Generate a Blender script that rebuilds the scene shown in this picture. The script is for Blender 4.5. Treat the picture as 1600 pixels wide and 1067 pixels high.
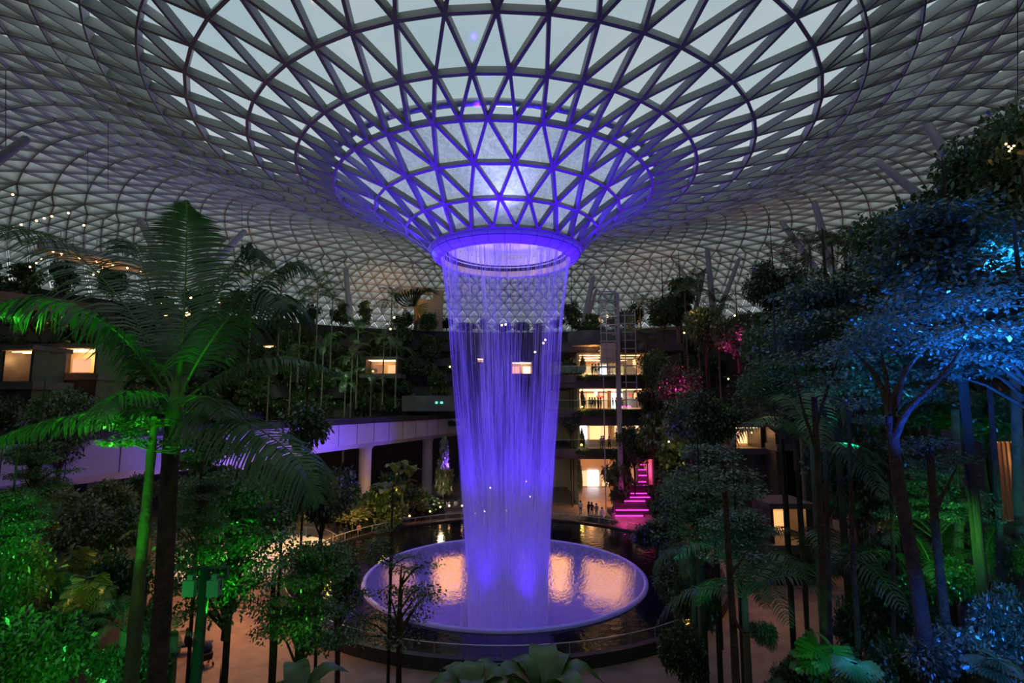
import bpy, math, random
import numpy as np
from mathutils import Vector, Matrix
for o in list(bpy.data.objects): bpy.data.objects.remove(o)
SC = bpy.context.scene
COL = SC.collection
PI = math.pi
# ------------------------------------------------------------------ camera
FPX = 830.65; PITCH = 0.116; EYE = 13.0
cd = bpy.data.cameras.new('camera'); cam = bpy.data.objects.new('camera', cd); COL.objects.link(cam)
cam.location = (0, 0, EYE); cam.rotation_euler = (PI/2 + PITCH, 0, 0)
cd.sensor_width = 36; cd.lens = FPX/1600*36; cd.clip_start = .1; cd.clip_end = 600
SC.camera = cam
# ------------------------------------------------------------------ dusk sky
W = bpy.data.worlds.new('dusk_sky'); SC.world = W; W.use_nodes = True
nt = W.node_tree; bg = nt.nodes['Background']
tc = nt.nodes.new('ShaderNodeTexCoord')
mp = nt.nodes.new('ShaderNodeMapping'); mp.inputs['Scale'].default_value = (1.2, 1.2, 3.0)
nz = nt.nodes.new('ShaderNodeTexNoise'); nz.inputs['Scale'].default_value = 2.2; nz.inputs['Detail'].default_value = 5
cr = nt.nodes.new('ShaderNodeValToRGB')
cr.color_ramp.elements[0].position = .35; cr.color_ramp.elements[0].color = (.28, .43, .49, 1)
cr.color_ramp.elements[1].position = .75; cr.color_ramp.elements[1].color = (.60, .60, .64, 1)
sx = nt.nodes.new('ShaderNodeSeparateXYZ')
rz = nt.nodes.new('ShaderNodeValToRGB')
rz.color_ramp.elements[0].position = .0; rz.color_ramp.elements[0].color = (1.15, 1.12, 1.15, 1)
q_ = rz.color_ramp.elements.new(.32); q_.color = (.58, .63, .66, 1)
rz.color_ramp.elements[1].position = .75; rz.color_ramp.elements[1].color = (.34, .46, .51, 1)
mx = nt.nodes.new('ShaderNodeMix'); mx.data_type = 'RGBA'; mx.inputs[0].default_value = .5
L = nt.links.new
L(tc.outputs['Generated'], mp.inputs[0]); L(mp.outputs[0], nz.inputs['Vector']); L(nz.outputs[0], cr.inputs[0])
L(tc.outputs['Generated'], sx.inputs[0]); L(sx.outputs[2], rz.inputs[0])
L(cr.outputs[0], mx.inputs[6]); L(rz.outputs[0], mx.inputs[7]); L(mx.outputs[2], bg.inputs[0])
bg.inputs[1].default_value = .95
SC.view_settings.view_transform = 'Standard'; SC.view_settings.look = 'None'
SC.view_settings.exposure = 0.0; SC.view_settings.gamma = 1.0; SC.view_settings.use_curve_mapping = False
# ------------------------------------------------------------------ pixel -> place helpers (layout measured off the photograph)
_c, _s = math.cos(PITCH), math.sin(PITCH)
def ray(px, py):
    u = (px-800)/FPX; v = (533.5-py)/FPX
    return Vector((u, _c - v*_s, v*_c + _s))
def P(px, py, Y):
    d = ray(px, py); t = Y/d.y
    return Vector((d.x*t, Y, EYE + d.z*t))
def G(px, py, z=0.):
    d = ray(px, py); t = (z-EYE)/d.z
    return Vector((d.x*t, d.y*t, z))
# ------------------------------------------------------------------ lamps
PURPLE = (.055, .004, 1.0); GREEN = (.05, 1., .10); BLUE = (.008, .13, 1.); WARM = (1., .50, .18); AMBER = (1., .42, .10)
TEAL = (.03, .8, .6); PINK = (1., .03, .42); YELLOW = (1., .68, .12)
def spot(loc, tgt, col, watt, deg=60, blend=.6, rad=.15, name='spotlight'):
    l = bpy.data.lights.new(name, 'SPOT'); l.color = col; l.energy = watt; l.spot_size = math.radians(deg); l.spot_blend = blend
    l.shadow_soft_size = rad
    o = bpy.data.objects.new(name, l); COL.objects.link(o); o.location = loc
    o.rotation_euler = (Vector(tgt)-Vector(loc)).to_track_quat('-Z', 'Y').to_euler()
    return o
def lamp(loc, col, watt, rad=.2, name='point_lamp'):
    l = bpy.data.lights.new(name, 'POINT'); l.color = col; l.energy = watt; l.shadow_soft_size = rad
    o = bpy.data.objects.new(name, l); COL.objects.link(o); o.location = loc; return o
def area(loc, tgt, col, watt, sx_, sy_, name='area_lamp'):
    l = bpy.data.lights.new(name, 'AREA'); l.color = col; l.energy = watt; l.shape = 'RECTANGLE'; l.size = sx_; l.size_y = sy_
    o = bpy.data.objects.new(name, l); COL.objects.link(o); o.location = loc
    o.rotation_euler = (Vector(tgt)-Vector(loc)).to_track_quat('-Z', 'Y').to_euler()
    return o
AX, AY = -.5, 41.0          # vertical axis of the fountain
# purple projectors standing round the pool: on the water and up on to the roof funnel
for k in range(8):
    a = k*PI/4 + .2
    e = (AX+10.7*math.cos(a), AY+10.7*math.sin(a), 1.3)
    spot(e, (AX, AY, 15), PURPLE, 7000, 44, .8, .2)
for k in range(12):
    a = k*PI/6 + .1
    e = (AX+15.5*math.cos(a), AY+1.5+15.5*math.sin(a), 1.2)
    spot(e, (AX+7.5*math.cos(a), AY+7.5*math.sin(a), 27), PURPLE, 21000, 36, .8, .3)
for k in range(6):          # lamps in the bowl shining up the column
    a = k*PI/3
    spot((AX+4.6*math.cos(a), AY+4.6*math.sin(a), -2.4), (AX+2.5*math.cos(a), AY+2.5*math.sin(a), 12), PURPLE, 3000, 60, .9, .2)
for k in range(10):          # ring of lamps tucked under the funnel, on the glass struts
    a = k*PI/5 + .3
    spot((AX+6.6*math.cos(a), AY+6.6*math.sin(a), 24.6), (AX+13*math.cos(a), AY+13*math.sin(a), 29.5), PURPLE, 900, 120, 1, .2)
for k in range(6):          # projectors on the ring aiming straight down the water on to the bowl
    a = k*PI/3 + .5
    spot((AX+5.9*math.cos(a), AY+5.9*math.sin(a), 23.9), (AX+5.0*math.cos(a), AY+5.0*math.sin(a), 0), PURPLE, 9000, 44, .9, .2)
# ------------------------------------------------------------------ object helpers
class MB:
    """collects polygons, then links them as ONE mesh object"""
    def __init__(s): s.v = []; s.f = []; s.m = []; s.n = 0; s.sm = []
    def add(s, v, f, m=0, smooth=False):
        v = np.asarray(v, float).reshape(-1, 3); s.v.append(v)
        for q in f:
            s.f.append([i+s.n for i in q]); s.m.append(m); s.sm.append(smooth)
        s.n += len(v); return s
    def box(s, c, d, m=0, R=None):
        x, y, z = [k/2 for k in d]
        v = np.array([(a*x, b*y, e*z) for e in (-1, 1) for b in (-1, 1) for a in (-1, 1)])
        if R is not None: v = v @ np.array(R.to_3x3()).T
        s.add(v+np.array(c), [(0,2,3,1),(4,5,7,6),(0,1,5,4),(2,6,7,3),(0,4,6,2),(1,3,7,5)], m); return s
    def beam(s, p, q, up, w, d, m=(0, 0), lift=0.):
        p = Vector(p); q = Vector(q); t = (q-p)
        if t.length < 1e-6: return s
        t.normalize(); up = Vector(up); side = t.cross(up).normalized(); n = side.cross(t).normalized()
        a = side*w/2; b = n*d
        v = [p+a+n*lift, p-a+n*lift, p-a-b+n*lift, p+a-b+n*lift, q+a+n*lift, q-a+n*lift, q-a-b+n*lift, q+a-b+n*lift]
        s.add(v, [(0,1,5,4),(1,2,6,5),(3,0,4,7),(0,3,2,1),(4,5,6,7)], m[0]); s.add([v[2],v[3],v[7],v[6]], [(0,1,2,3)], m[1]); return s
    def tube(s, pts, rad, n=8, m=0, cap=True, smooth=True):
        pts = [Vector(p) for p in pts]; k = len(pts)
        if not hasattr(rad, '__len__'): rad = [rad]*k
        rings = []; ref = Vector((.31, .17, 1)).normalized()
        for i, p in enumerate(pts):
            t = (pts[min(i+1, k-1)]-pts[max(i-1, 0)])
            if t.length < 1e-9: t = Vector((0, 0, 1))
            t.normalize()
            if abs(t.dot(ref)) > .97: ref = Vector((1, .1, 0)).normalized()
            a = t.cross(ref).normalized(); b = t.cross(a)
            rings += [p+(a*math.cos(2*PI*j/n)+b*math.sin(2*PI*j/n))*rad[i] for j in range(n)]
        f = [(i*n+j, i*n+(j+1) % n, (i+1)*n+(j+1) % n, (i+1)*n+j) for i in range(k-1) for j in range(n)]
        if cap: f += [tuple(range(n)), tuple(range((k-1)*n, k*n))[::-1]]
        s.add(rings, f, m, smooth); return s
    def lathe(s, prof, n=64, c=(0, 0), m=0, smooth=True, a0=0, a1=2*PI):
        full = abs(a1-a0-2*PI) < 1e-6; N = n if full else n+1
        v = [(c[0]+r*math.cos(a0+(a1-a0)*j/n), c[1]+r*math.sin(a0+(a1-a0)*j/n), z) for r, z in prof for j in range(N)]
        f = [(i*N+j, i*N+(j+1) % N, (i+1)*N+(j+1) % N, (i+1)*N+j) for i in range(len(prof)-1) for j in range(n)]
        s.add(v, f, m, smooth); return s
    def ball(s, c, r, m=0, n=8, k=6, sc=(1, 1, 1)):
        v = [(c[0]+r*sc[0]*math.sin(PI*i/k)*math.cos(2*PI*j/n), c[1]+r*sc[1]*math.sin(PI*i/k)*math.sin(2*PI*j/n), c[2]+r*sc[2]*math.cos(PI*i/k)) for i in range(k+1) for j in range(n)]
        f = [(i*n+j, i*n+(j+1) % n, (i+1)*n+(j+1) % n, (i+1)*n+j) for i in range(k) for j in range(n)]
        s.add(v, f, m, True); return s
    def mesh(s, name, mats):
        me = bpy.data.meshes.new(name); v = np.concatenate(s.v)
        me.from_pydata(v.tolist(), [], s.f)
        for m in (mats if isinstance(mats, (list, tuple)) else [mats]): me.materials.append(m)
        me.polygons.foreach_set('material_index', s.m); me.polygons.foreach_set('use_smooth', s.sm); me.update(); return me
    def build(s, name, mats, parent=None): return link(name, s.mesh(name, mats), parent)
def link(name, me, parent=None, loc=None, rz=None):
    o = bpy.data.objects.new(name, me); COL.objects.link(o)
    if parent is not None: o.parent = parent
    if loc is not None: o.location = loc
    if rz is not None: o.rotation_euler = (0, 0, rz)
    return o
def tag(o, label=None, cat=None, group=None, kind=None):
    if label: o['label'] = label
    if cat: o['category'] = cat
    if group: o['group'] = group
    if kind: o['kind'] = kind
    return o
def empty(name, loc=(0, 0, 0), rz=0, label=None, cat=None, group=None):
    o = bpy.data.objects.new(name, None); COL.objects.link(o); o.location = loc; o.rotation_euler = (0, 0, rz); o.empty_display_size = .2
    return tag(o, label, cat, group)
def copy_tree(o, parent=None):
    c = o.copy(); COL.objects.link(c)
    if parent is not None: c.parent = parent
    for ch in [x for x in SC.objects if x.parent == o]: copy_tree(ch, c)
    return c
# ------------------------------------------------------------------ materials
def mat(name, col, rough=.6, metal=0., spec=.4, bump=None, var=None, emit=None, estr=0):
    m = bpy.data.materials.new(name); m.use_nodes = True; t = m.node_tree; b = t.nodes['Principled BSDF']
    b.inputs['Base Color'].default_value = (*col, 1); b.inputs['Roughness'].default_value = rough; b.inputs['Metallic'].default_value = metal
    b.inputs['Specular IOR Level'].default_value = spec
    if emit: b.inputs['Emission Color'].default_value = (*emit, 1); b.inputs['Emission Strength'].default_value = estr
    if var:     # (scale, second colour)
        tc = t.nodes.new('ShaderNodeTexCoord'); n = t.nodes.new('ShaderNodeTexNoise'); n.inputs['Scale'].default_value = var[0]; n.inputs['Detail'].default_value = 6
        r = t.nodes.new('ShaderNodeValToRGB'); r.color_ramp.elements[0].position = .35; r.color_ramp.elements[1].position = .68
        r.color_ramp.elements[0].color = (*col, 1); r.color_ramp.elements[1].color = (*var[1], 1)
        t.links.new(tc.outputs['Object'], n.inputs['Vector']); t.links.new(n.outputs[0], r.inputs[0]); t.links.new(r.outputs[0], b.inputs['Base Color'])
    if bump:
        tc = t.nodes.new('ShaderNodeTexCoord'); n = t.nodes.new('ShaderNodeTexNoise'); n.inputs['Scale'].default_value = bump[0]; n.inputs['Detail'].default_value = 4
        u = t.nodes.new('ShaderNodeBump'); u.inputs['Strength'].default_value = bump[1]; u.inputs['Distance'].default_value = .1
        t.links.new(tc.outputs['Object'], n.inputs['Vector']); t.links.new(n.outputs[0], u.inputs['Height']); t.links.new(u.outputs[0], b.inputs['Normal'])
    return m
def glow(name, col, s):
    m = bpy.data.materials.new(name); m.use_nodes = True; t = m.node_tree; t.nodes.clear()
    o = t.nodes.new('ShaderNodeOutputMaterial'); e = t.nodes.new('ShaderNodeEmission'); e.inputs[0].default_value = (*col, 1); e.inputs[1].default_value = s
    t.links.new(e.outputs[0], o.inputs[0]); return m
def leafmat(name, c1, c2, trans=.35, gloss=.10):
    m = bpy.data.materials.new(name); m.use_nodes = True; t = m.node_tree; t.nodes.clear(); N = t.nodes.new; Lk = t.links.new
    o = N('ShaderNodeOutputMaterial'); d = N('ShaderNodeBsdfDiffuse'); tr = N('ShaderNodeBsdfTranslucent'); g = N('ShaderNodeBsdfGlossy')
    g.inputs['Roughness'].default_value = .35; g.inputs['Color'].default_value = (.8, .9, .8, 1)
    tc = N('ShaderNodeTexCoord'); n = N('ShaderNodeTexNoise'); n.inputs['Scale'].default_value = 3.5; n.inputs['Detail'].default_value = 3
    r = N('ShaderNodeValToRGB'); r.color_ramp.elements[0].position = .35; r.color_ramp.elements[1].position = .65
    r.color_ramp.elements[0].color = (*c1, 1); r.color_ramp.elements[1].color = (*c2, 1)
    oi = N('ShaderNodeObjectInfo'); ad = N('ShaderNodeMath'); ad.operation = 'MULTIPLY_ADD'; ad.inputs[1].default_value = .3
    Lk(tc.outputs['Object'], n.inputs['Vector']); Lk(oi.outputs['Random'], ad.inputs[0]); Lk(n.outputs[0], ad.inputs[2]); Lk(ad.outputs[0], r.inputs[0])
    Lk(r.outputs[0], d.inputs[0]); Lk(r.outputs[0], tr.inputs[0])
    a = N('ShaderNodeMixShader'); a.inputs[0].default_value = trans; b = N('ShaderNodeMixShader'); b.inputs[0].default_value = gloss
    Lk(d.outputs[0], a.inputs[1]); Lk(tr.outputs[0], a.inputs[2]); Lk(a.outputs[0], b.inputs[1]); Lk(g.outputs[0], b.inputs[2]); Lk(b.outputs[0], o.inputs[0])
    return m
M = dict(
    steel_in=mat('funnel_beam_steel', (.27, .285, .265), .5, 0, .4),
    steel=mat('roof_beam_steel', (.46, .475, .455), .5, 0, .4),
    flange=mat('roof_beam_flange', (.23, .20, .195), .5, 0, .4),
    panelling=mat('white_painted_panel', (.62, .62, .64), .45),
    ringpanel=mat('fountain_ring_panel', (.45, .43, .50), .35),
    gutter=mat('brushed_metal_gutter', (.35, .37, .38), .3, .8, .5, bump=(6, .6)),
    white=mat('white_concrete', (.55, .53, .56), .6, var=(.25, (.46, .45, .48))),
    darkstone=mat('dark_stone', (.045, .042, .045), .5, var=(1.5, (.025, .024, .026))),
    slab=mat('grey_slab_concrete', (.10, .095, .10), .7, var=(.6, (.06, .055, .06))),
    soil=mat('dark_soil', (.018, .015, .010), .95, bump=(3, .6), var=(2, (.035, .03, .018))),
    bark=mat('brown_bark', (.09, .055, .035), .9, bump=(14, .8), var=(5, (.045, .03, .02))),
    palebark=mat('pale_grey_bark', (.16, .15, .11), .85, bump=(14, .5), var=(4, (.09, .085, .06))),
    stalk=mat('green_stalk', (.10, .17, .045), .5),
    steelpost=mat('painted_green_post', (.03, .09, .055), .4),
    strut=mat('grey_roof_strut', (.30, .30, .33), .45),
    rail=mat('steel_rail', (.55, .52, .52), .3, .6),
    wood=mat('warm_timber', (.35, .2, .1), .5),
    cream=mat('cream_plaster', (.62, .50, .36), .6),
    ceil=mat('lit_soffit', (.75, .62, .48), .6),
    darkmetal=mat('dark_metal', (.05, .05, .055), .4, .5),
    skin=mat('skin', (.42, .26, .18), .6), hair=mat('dark_hair', (.015, .012, .01), .5),
    bulb=glow('warm_bulb', (1, .42, .15), 14), strip=glow('warm_light_strip', (1, .62, .30), 4), coolstrip=glow('cool_light_strip', (.9, .9, 1.), 7),
    pinkstrip=glow('pink_light_strip', (1, .02, .50), 6), greensign=glow('green_sign_light', (.1, 1., .6), 3), redsign=glow('red_sign_light', (1, .06, .03), 3),
    leaf=leafmat('leaf_green', (.035, .085, .022), (.07, .14, .035)),
    leafdark=leafmat('leaf_dark', (.02, .05, .018), (.045, .085, .03)),
    leafpale=leafmat('leaf_pale', (.09, .13, .05), (.16, .19, .07)),
    leafblue=leafmat('leaf_cool', (.045, .085, .05), (.08, .13, .08), .3, .16),
    palmleaf=leafmat('palm_leaf', (.035, .09, .03), (.055, .12, .04), .4, .08),
)
def glass_mat(name, tint, op, rough=.05):
    m = bpy.data.materials.new(name); m.use_nodes = True; t = m.node_tree; t.nodes.clear(); N = t.nodes.new; Lk = t.links.new
    o = N('ShaderNodeOutputMaterial'); a = N('ShaderNodeBsdfTransparent'); a.inputs[0].default_value = (*tint, 1)
    g = N('ShaderNodeBsdfGlossy'); g.inputs['Roughness'].default_value = rough; x = N('ShaderNodeMixShader'); x.inputs[0].default_value = op
    Lk(a.outputs[0], x.inputs[1]); Lk(g.outputs[0], x.inputs[2]); Lk(x.outputs[0], o.inputs[0]); return m
M['glass'] = glass_mat('roof_glass', (.93, .97, .97), .04)
M['railglass'] = glass_mat('railing_glass', (.8, .85, .85), .10)
# roof glass of the funnel with water running over it
def film_mat():
    m = bpy.data.materials.new('wet_funnel_glass'); m.use_nodes = True; t = m.node_tree; t.nodes.clear(); N = t.nodes.new; Lk = t.links.new
    o = N('ShaderNodeOutputMaterial'); a = N('ShaderNodeBsdfTransparent'); a.inputs[0].default_value = (.92, .97, .95, 1)
    tr = N('ShaderNodeBsdfTranslucent'); d = N('ShaderNodeBsdfDiffuse'); d.inputs[0].default_value = (.35, .4, .38, 1)
    tc = N('ShaderNodeTexCoord'); n = N('ShaderNodeTexNoise'); n.inputs['Scale'].default_value = 2.6; n.inputs['Detail'].default_value = 8; n.inputs['Roughness'].default_value = .75; n.inputs['Distortion'].default_value = 1.2
    r = N('ShaderNodeValToRGB'); r.color_ramp.elements[0].position = .36; r.color_ramp.elements[0].color = (.42, .48, .44, 1); r.color_ramp.elements[1].position = .62; r.color_ramp.elements[1].color = (.90, .97, .93, 1)
    Lk(tc.outputs['Object'], n.inputs['Vector']); Lk(n.outputs[0], r.inputs[0]); Lk(r.outputs[0], tr.inputs[0])
    x = N('ShaderNodeMixShader'); x.inputs[0].default_value = .25; y = N('ShaderNodeMixShader'); y.inputs[0].default_value = .72
    Lk(tr.outputs[0], x.inputs[1]); Lk(d.outputs[0], x.inputs[2]); Lk(a.outputs[0], y.inputs[1]); Lk(x.outputs[0], y.inputs[2]); Lk(y.outputs[0], o.inputs[0]); return m
M['film'] = film_mat()
def shade_mat():
    m = bpy.data.materials.new('roof_sunshade_fabric'); m.use_nodes = True; t = m.node_tree; t.nodes.clear(); N = t.nodes.new; Lk = t.links.new
    o = N('ShaderNodeOutputMaterial'); tr = N('ShaderNodeBsdfTranslucent'); tr.inputs[0].default_value = (.74, .74, .70, 1); d = N('ShaderNodeBsdfDiffuse'); d.inputs[0].default_value = (.55, .54, .51, 1)
    x = N('ShaderNodeMixShader'); x.inputs[0].default_value = .45; Lk(tr.outputs[0], x.inputs[1]); Lk(d.outputs[0], x.inputs[2]); Lk(x.outputs[0], o.inputs[0]); return m
M['shade'] = shade_mat()

# ------------------------------------------------------------------ the roof: a gridshell that dips into the funnel
ROWS = [(5.75, 12.15, 24, .5, -.0), (7.3, 13.6, 24, 0, -.3), (9.4, 15.1, 24, .5, -.6), (12.1, 16.5, 48, 0, -.9), (15.0, 17.5, 48, .5, -.6), (18.4, 18.3, 48, 0, -.2), (22.0, 19.4, 48, .5, 0)]
rad_pts = [22, 27, 31, 36, 42, 48, 54, 60, 66, 71, 75, 77]; hgt_pts = [19.4, 21.4, 22.9, 24.2, 24.9, 24.4, 22.6, 19.6, 15.4, 11.0, 6.5, 3.0]
def hprof(r):
    # smooth (Catmull-Rom) interpolation of the section
    x, y = rad_pts, hgt_pts
    i = max(0, min(len(x)-2, int(np.searchsorted(x, r))-1)); t = (r-x[i])/(x[i+1]-x[i])
    m0 = (y[min(i+1, len(x)-1)]-y[max(i-1, 0)])/(x[min(i+1, len(x)-1)]-x[max(i-1, 0)])*(x[i+1]-x[i])
    m1 = (y[min(i+2, len(x)-1)]-y[i])/(x[min(i+2, len(x)-1)]-x[i])*(x[i+1]-x[i])
    return (2*t**3-3*t*t+1)*y[i]+(t**3-2*t*t+t)*m0+(-2*t**3+3*t*t)*y[i+1]+(t**3-t*t)*m1
r = 22.0; off = .5
while r < 49:
    r += 2.25; off = .5-off; ROWS.append((r, hprof(r), 96, off, 0))
if ROWS[-1][3] == 0: r += 2.25; ROWS.append((r, hprof(r), 96, .5, 0))
off = .5
while r < 76.4:
    slope = abs(hprof(min(r+.5, 77))-hprof(r))/.5
    r = min(77, r+2.0/math.sqrt(1+slope**2)); off = .5-off; ROWS.append((r, hprof(r), 192, off, 0))
def rnode(i, j):
    r, h, n, o, dx = ROWS[i]; a = (j+o)*2*PI/n
    sx_ = 1+.14*min(1, max(0, (r-24)/26))
    return Vector((AX+dx+r*math.sin(a)*sx_, AY-r*math.cos(a), EYE+h))
def rnormal(i, j):
    n = ROWS[i][2]; nr = len(ROWS)
    t1 = rnode(i, j+1)-rnode(i, j-1); a = (j+ROWS[i][3])*2*PI/n
    i0, i1 = max(0, i-1), min(nr-1, i+1)
    dr = ROWS[i1][0]-ROWS[i0][0]; dh = ROWS[i1][1]-ROWS[i0][1]
    out = Vector((math.sin(a), -math.cos(a), 0)); t2 = out*dr+Vector((0, 0, dh))
    return (t2.cross(t1)).normalized() if (t2.cross(t1)).z > 0 else -(t2.cross(t1)).normalized()
NR = len(ROWS)
NODE = [[rnode(i, j) for j in range(ROWS[i][2])] for i in range(NR)]
NORM = [[rnormal(i, j) for j in range(ROWS[i][2])] for i in range(NR)]
roof = empty('ceiling', (AX, AY, EYE+12)); roof['kind'] = 'structure'
roof_inv = Matrix.Translation((-AX, -AY, -EYE-12))
def roofpart(mb, name, mats, kind=None, label=None):
    for a in mb.v: a -= np.array((AX, AY, EYE+12))
    o = mb.build(name, mats, roof)
    if kind: o['kind'] = kind
    if label: o['label'] = label
    return o
def bw(i): return (.19, .42) if i < 3 else (.19, .48) if i < 7 else (.11, .62) if ROWS[i][2] == 96 else (.08, .50)
for i in range(NR):
    mb = MB(); n = ROWS[i][2]; w, d = bw(i)
    for j in range(n):
        mb.beam(NODE[i][j], NODE[i][(j+1) % n], NORM[i][j], w, d, (0, 1))
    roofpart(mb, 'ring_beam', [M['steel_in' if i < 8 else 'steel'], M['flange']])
def nbrs(i, j):
    """inner node (i,j) -> (ccw, [middle], cw) nodes of the next ring out"""
    n, m = ROWS[i][2], ROWS[i+1][2]
    if m == 2*n: return 2*j, 2*j+1, (2*j+2) % m
    if ROWS[i][3] == 0: return (j-1) % m, None, j
    return j, None, (j+1) % m
used = set()
def chain(i, j, way):
    mb = MB()
    while i < NR-1:
        a, b, c = nbrs(i, j); k = c if way else a
        w, d = bw(i)
        if (i, j, k) in used: break
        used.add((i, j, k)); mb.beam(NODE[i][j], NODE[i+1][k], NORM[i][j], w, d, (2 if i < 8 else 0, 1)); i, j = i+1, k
    return mb
for way in (0, 1):
    for j in range(48):
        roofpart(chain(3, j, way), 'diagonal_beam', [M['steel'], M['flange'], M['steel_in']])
for way in (0, 1):
    for j in range(24):
        mb = MB(); i, jj = 0, j
        for i in range(3):
            a, b, c = nbrs(i, jj); k = c if way else a; w, d = bw(i); used.add((i, jj, k))
            mb.beam(NODE[i][jj], NODE[i+1][k], NORM[i][jj], w, d, (0, 1)); jj = k
            if i == 2 and way == 0:
                pass
        roofpart(mb, 'funnel_beam', [M['steel_in'], M['flange']])
mb = MB()
for i in range(NR-1):
    w, d = bw(i)
    for j in range(ROWS[i][2]):
        for k in nbrs(i, j):
            if k is not None and (i, j, k) not in used:
                used.add((i, j, k)); mb.beam(NODE[i][j], NODE[i+1][k], NORM[i][j], w, d, (0, 1))
roofpart(mb, 'lattice_beam', [M['steel'], M['flange']], 'stuff')
# glazing and the sunshades hung under the outer part
gl, fl, sh = MB(), MB(), MB()
rnd = random.Random(4)
def tri(i, tri_nodes, kind):
    pts = [NODE[a][b] for a, b in tri_nodes]
    (fl if i < 3 else gl).add(pts, [(0, 1, 2)])
    r = ROWS[i][0]
    if r < 23.5: return
    if r < 27 and rnd.random() < .5: return
    if kind == 'in' and r < 34 and rnd.random() < .55: return
    c = (pts[0]+pts[1]+pts[2])/3; n = NORM[tri_nodes[0][0]][tri_nodes[0][1]]
    k_ = .97 if r < 56 else .97-.30*min(1, (r-56)/8)
    q = [c+(p-c)*k_ - n*.30 for p in pts]; ap = c + n*.22; q = [c+(p-c)*k_ - n*.42 for p in pts]
    sh.add(q+[ap], [(0, 1, 3), (1, 2, 3), (2, 0, 3)])
for i in range(NR-1):
    n, m = ROWS[i][2], ROWS[i+1][2]
    for j in range(n):
        a, b, c = nbrs(i, j)
        if b is None: tri(i, [(i, j), (i+1, a), (i+1, c)], 'out')
        else:
            tri(i, [(i, j), (i+1, a), (i+1, b)], 'out'); tri(i, [(i, j), (i+1, b), (i+1, c)], 'out')
        tri(i, [(i, j), (i, (j+1) % n), (i+1, c)], 'in')
roofpart(gl, 'glazing', [M['glass']]); roofpart(fl, 'wet_glazing', [M['film']], None, 'funnel glazing with water running over it')
roofpart(sh, 'sunshade', [M['shade']], 'stuff')
# the fat rounded gutter that follows the ring where the funnel begins
mb = MB(); pts = []
for k in range(97):
    a = k*2*PI/96; pts.append((AX-.9+12.6*math.sin(a), AY-12.6*math.cos(a), EYE+17.0))
mb.tube(pts, .24, 8, 0, False); roofpart(mb, 'gutter', [M['gutter']])

# ------------------------------------------------------------------ the ring the water falls from
col = empty('fountain_ring', (AX, AY, EYE+11), 0, 'round purple-lit ring at the foot of the glass funnel, water falling from it', 'fountain ring')
def cpart(mb, name, mats, par=col):
    for a in mb.v: a -= np.array((AX, AY, EYE+11))
    return mb.build(name, mats, par)
mb = MB(); prof = [(5.62, 24.95), (5.80, 25.05), (5.95, 24.9), (5.97, 24.7), (5.88, 24.52)]
mb.lathe(prof, 96, (AX, AY)); cpart(mb, 'upper_band', [M['ringpanel']])
mb = MB(); mb.lathe([(5.85, 24.5), (5.78, 24.48), (5.70, 24.3), (5.45, 24.12), (5.12, 24.05), (5.06, 24.12)], 96, (AX, AY)); cpart(mb, 'lower_band', [M['ringpanel']])
mb = MB(); mb.lathe([(5.86, 24.53), (5.80, 24.50), (5.84, 24.47)], 96, (AX, AY))
for k in range(32):
    a = k*2*PI/32; mb.tube([(AX+rr*math.cos(a), AY+rr*math.sin(a), zz) for rr, zz in [(5.99, 24.7), (5.9, 24.52), (5.72, 24.29), (5.46, 24.10), (5.13, 24.03)]], .012, 4)
cpart(mb, 'panel_joint', [M['darkmetal']])
mb = MB(); mb.lathe([(5.06, 24.12), (5.06, 24.6), (5.1, 24.62)], 96, (AX, AY)); cpart(mb, 'inner_lip', [M['cream']])
mb = MB(); mb.lathe([(5.06, 24.62), (5.02, 24.95), (4.6, 25.0)], 96, (AX, AY)); cpart(mb, 'dark_slot', [M['darkmetal']])
mb = MB(); mb.lathe([(4.9, 24.85), (4.9, 25.9), (4.6, 26.25), (0, 26.3)], 96, (AX, AY)); cpart(mb, 'inner_drum', [M['panelling']])
for k in range(48):
    a = k*2*PI/48; mb = MB(); mb.tube([(AX+4.88*math.cos(a), AY+4.88*math.sin(a), z) for z in (24.85, 25.9)], .02, 4); cpart(mb, 'drum_rib', [M['gutter']])
mb = MB(); mb.lathe([(4.6, 25.6), (4.6, 25.0)], 96, (AX, AY)); cpart(mb, 'drum_skirt', [M['white']])
mb = MB(); mb.box((AX+.5, AY-.6, 26.15), (.5, .5, .25)); mb.box((AX+.8, AY-.3, 26.1), (.2, .5, .2)); cpart(mb, 'hatch', [M['darkmetal']])
for k in range(6):
    a = k*PI/3; lamp((AX+3.2*math.cos(a), AY+3.2*math.sin(a), 25.1), (.86, .70, 1.), 55, .2)
# floodlight lamps on the ring aiming up the funnel's near side
spot((AX-.2, AY-5.2, 26.6), (AX-.1, AY-7.6, 27.5), (.30, .25, 1.), 900, 100, 1, .3)
spot((AX-.0, AY-1.0, 26.6), (AX+.0, AY-8.2, 28.0), (.55, .6, 1.), 4200, 38, 1, .3)

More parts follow.
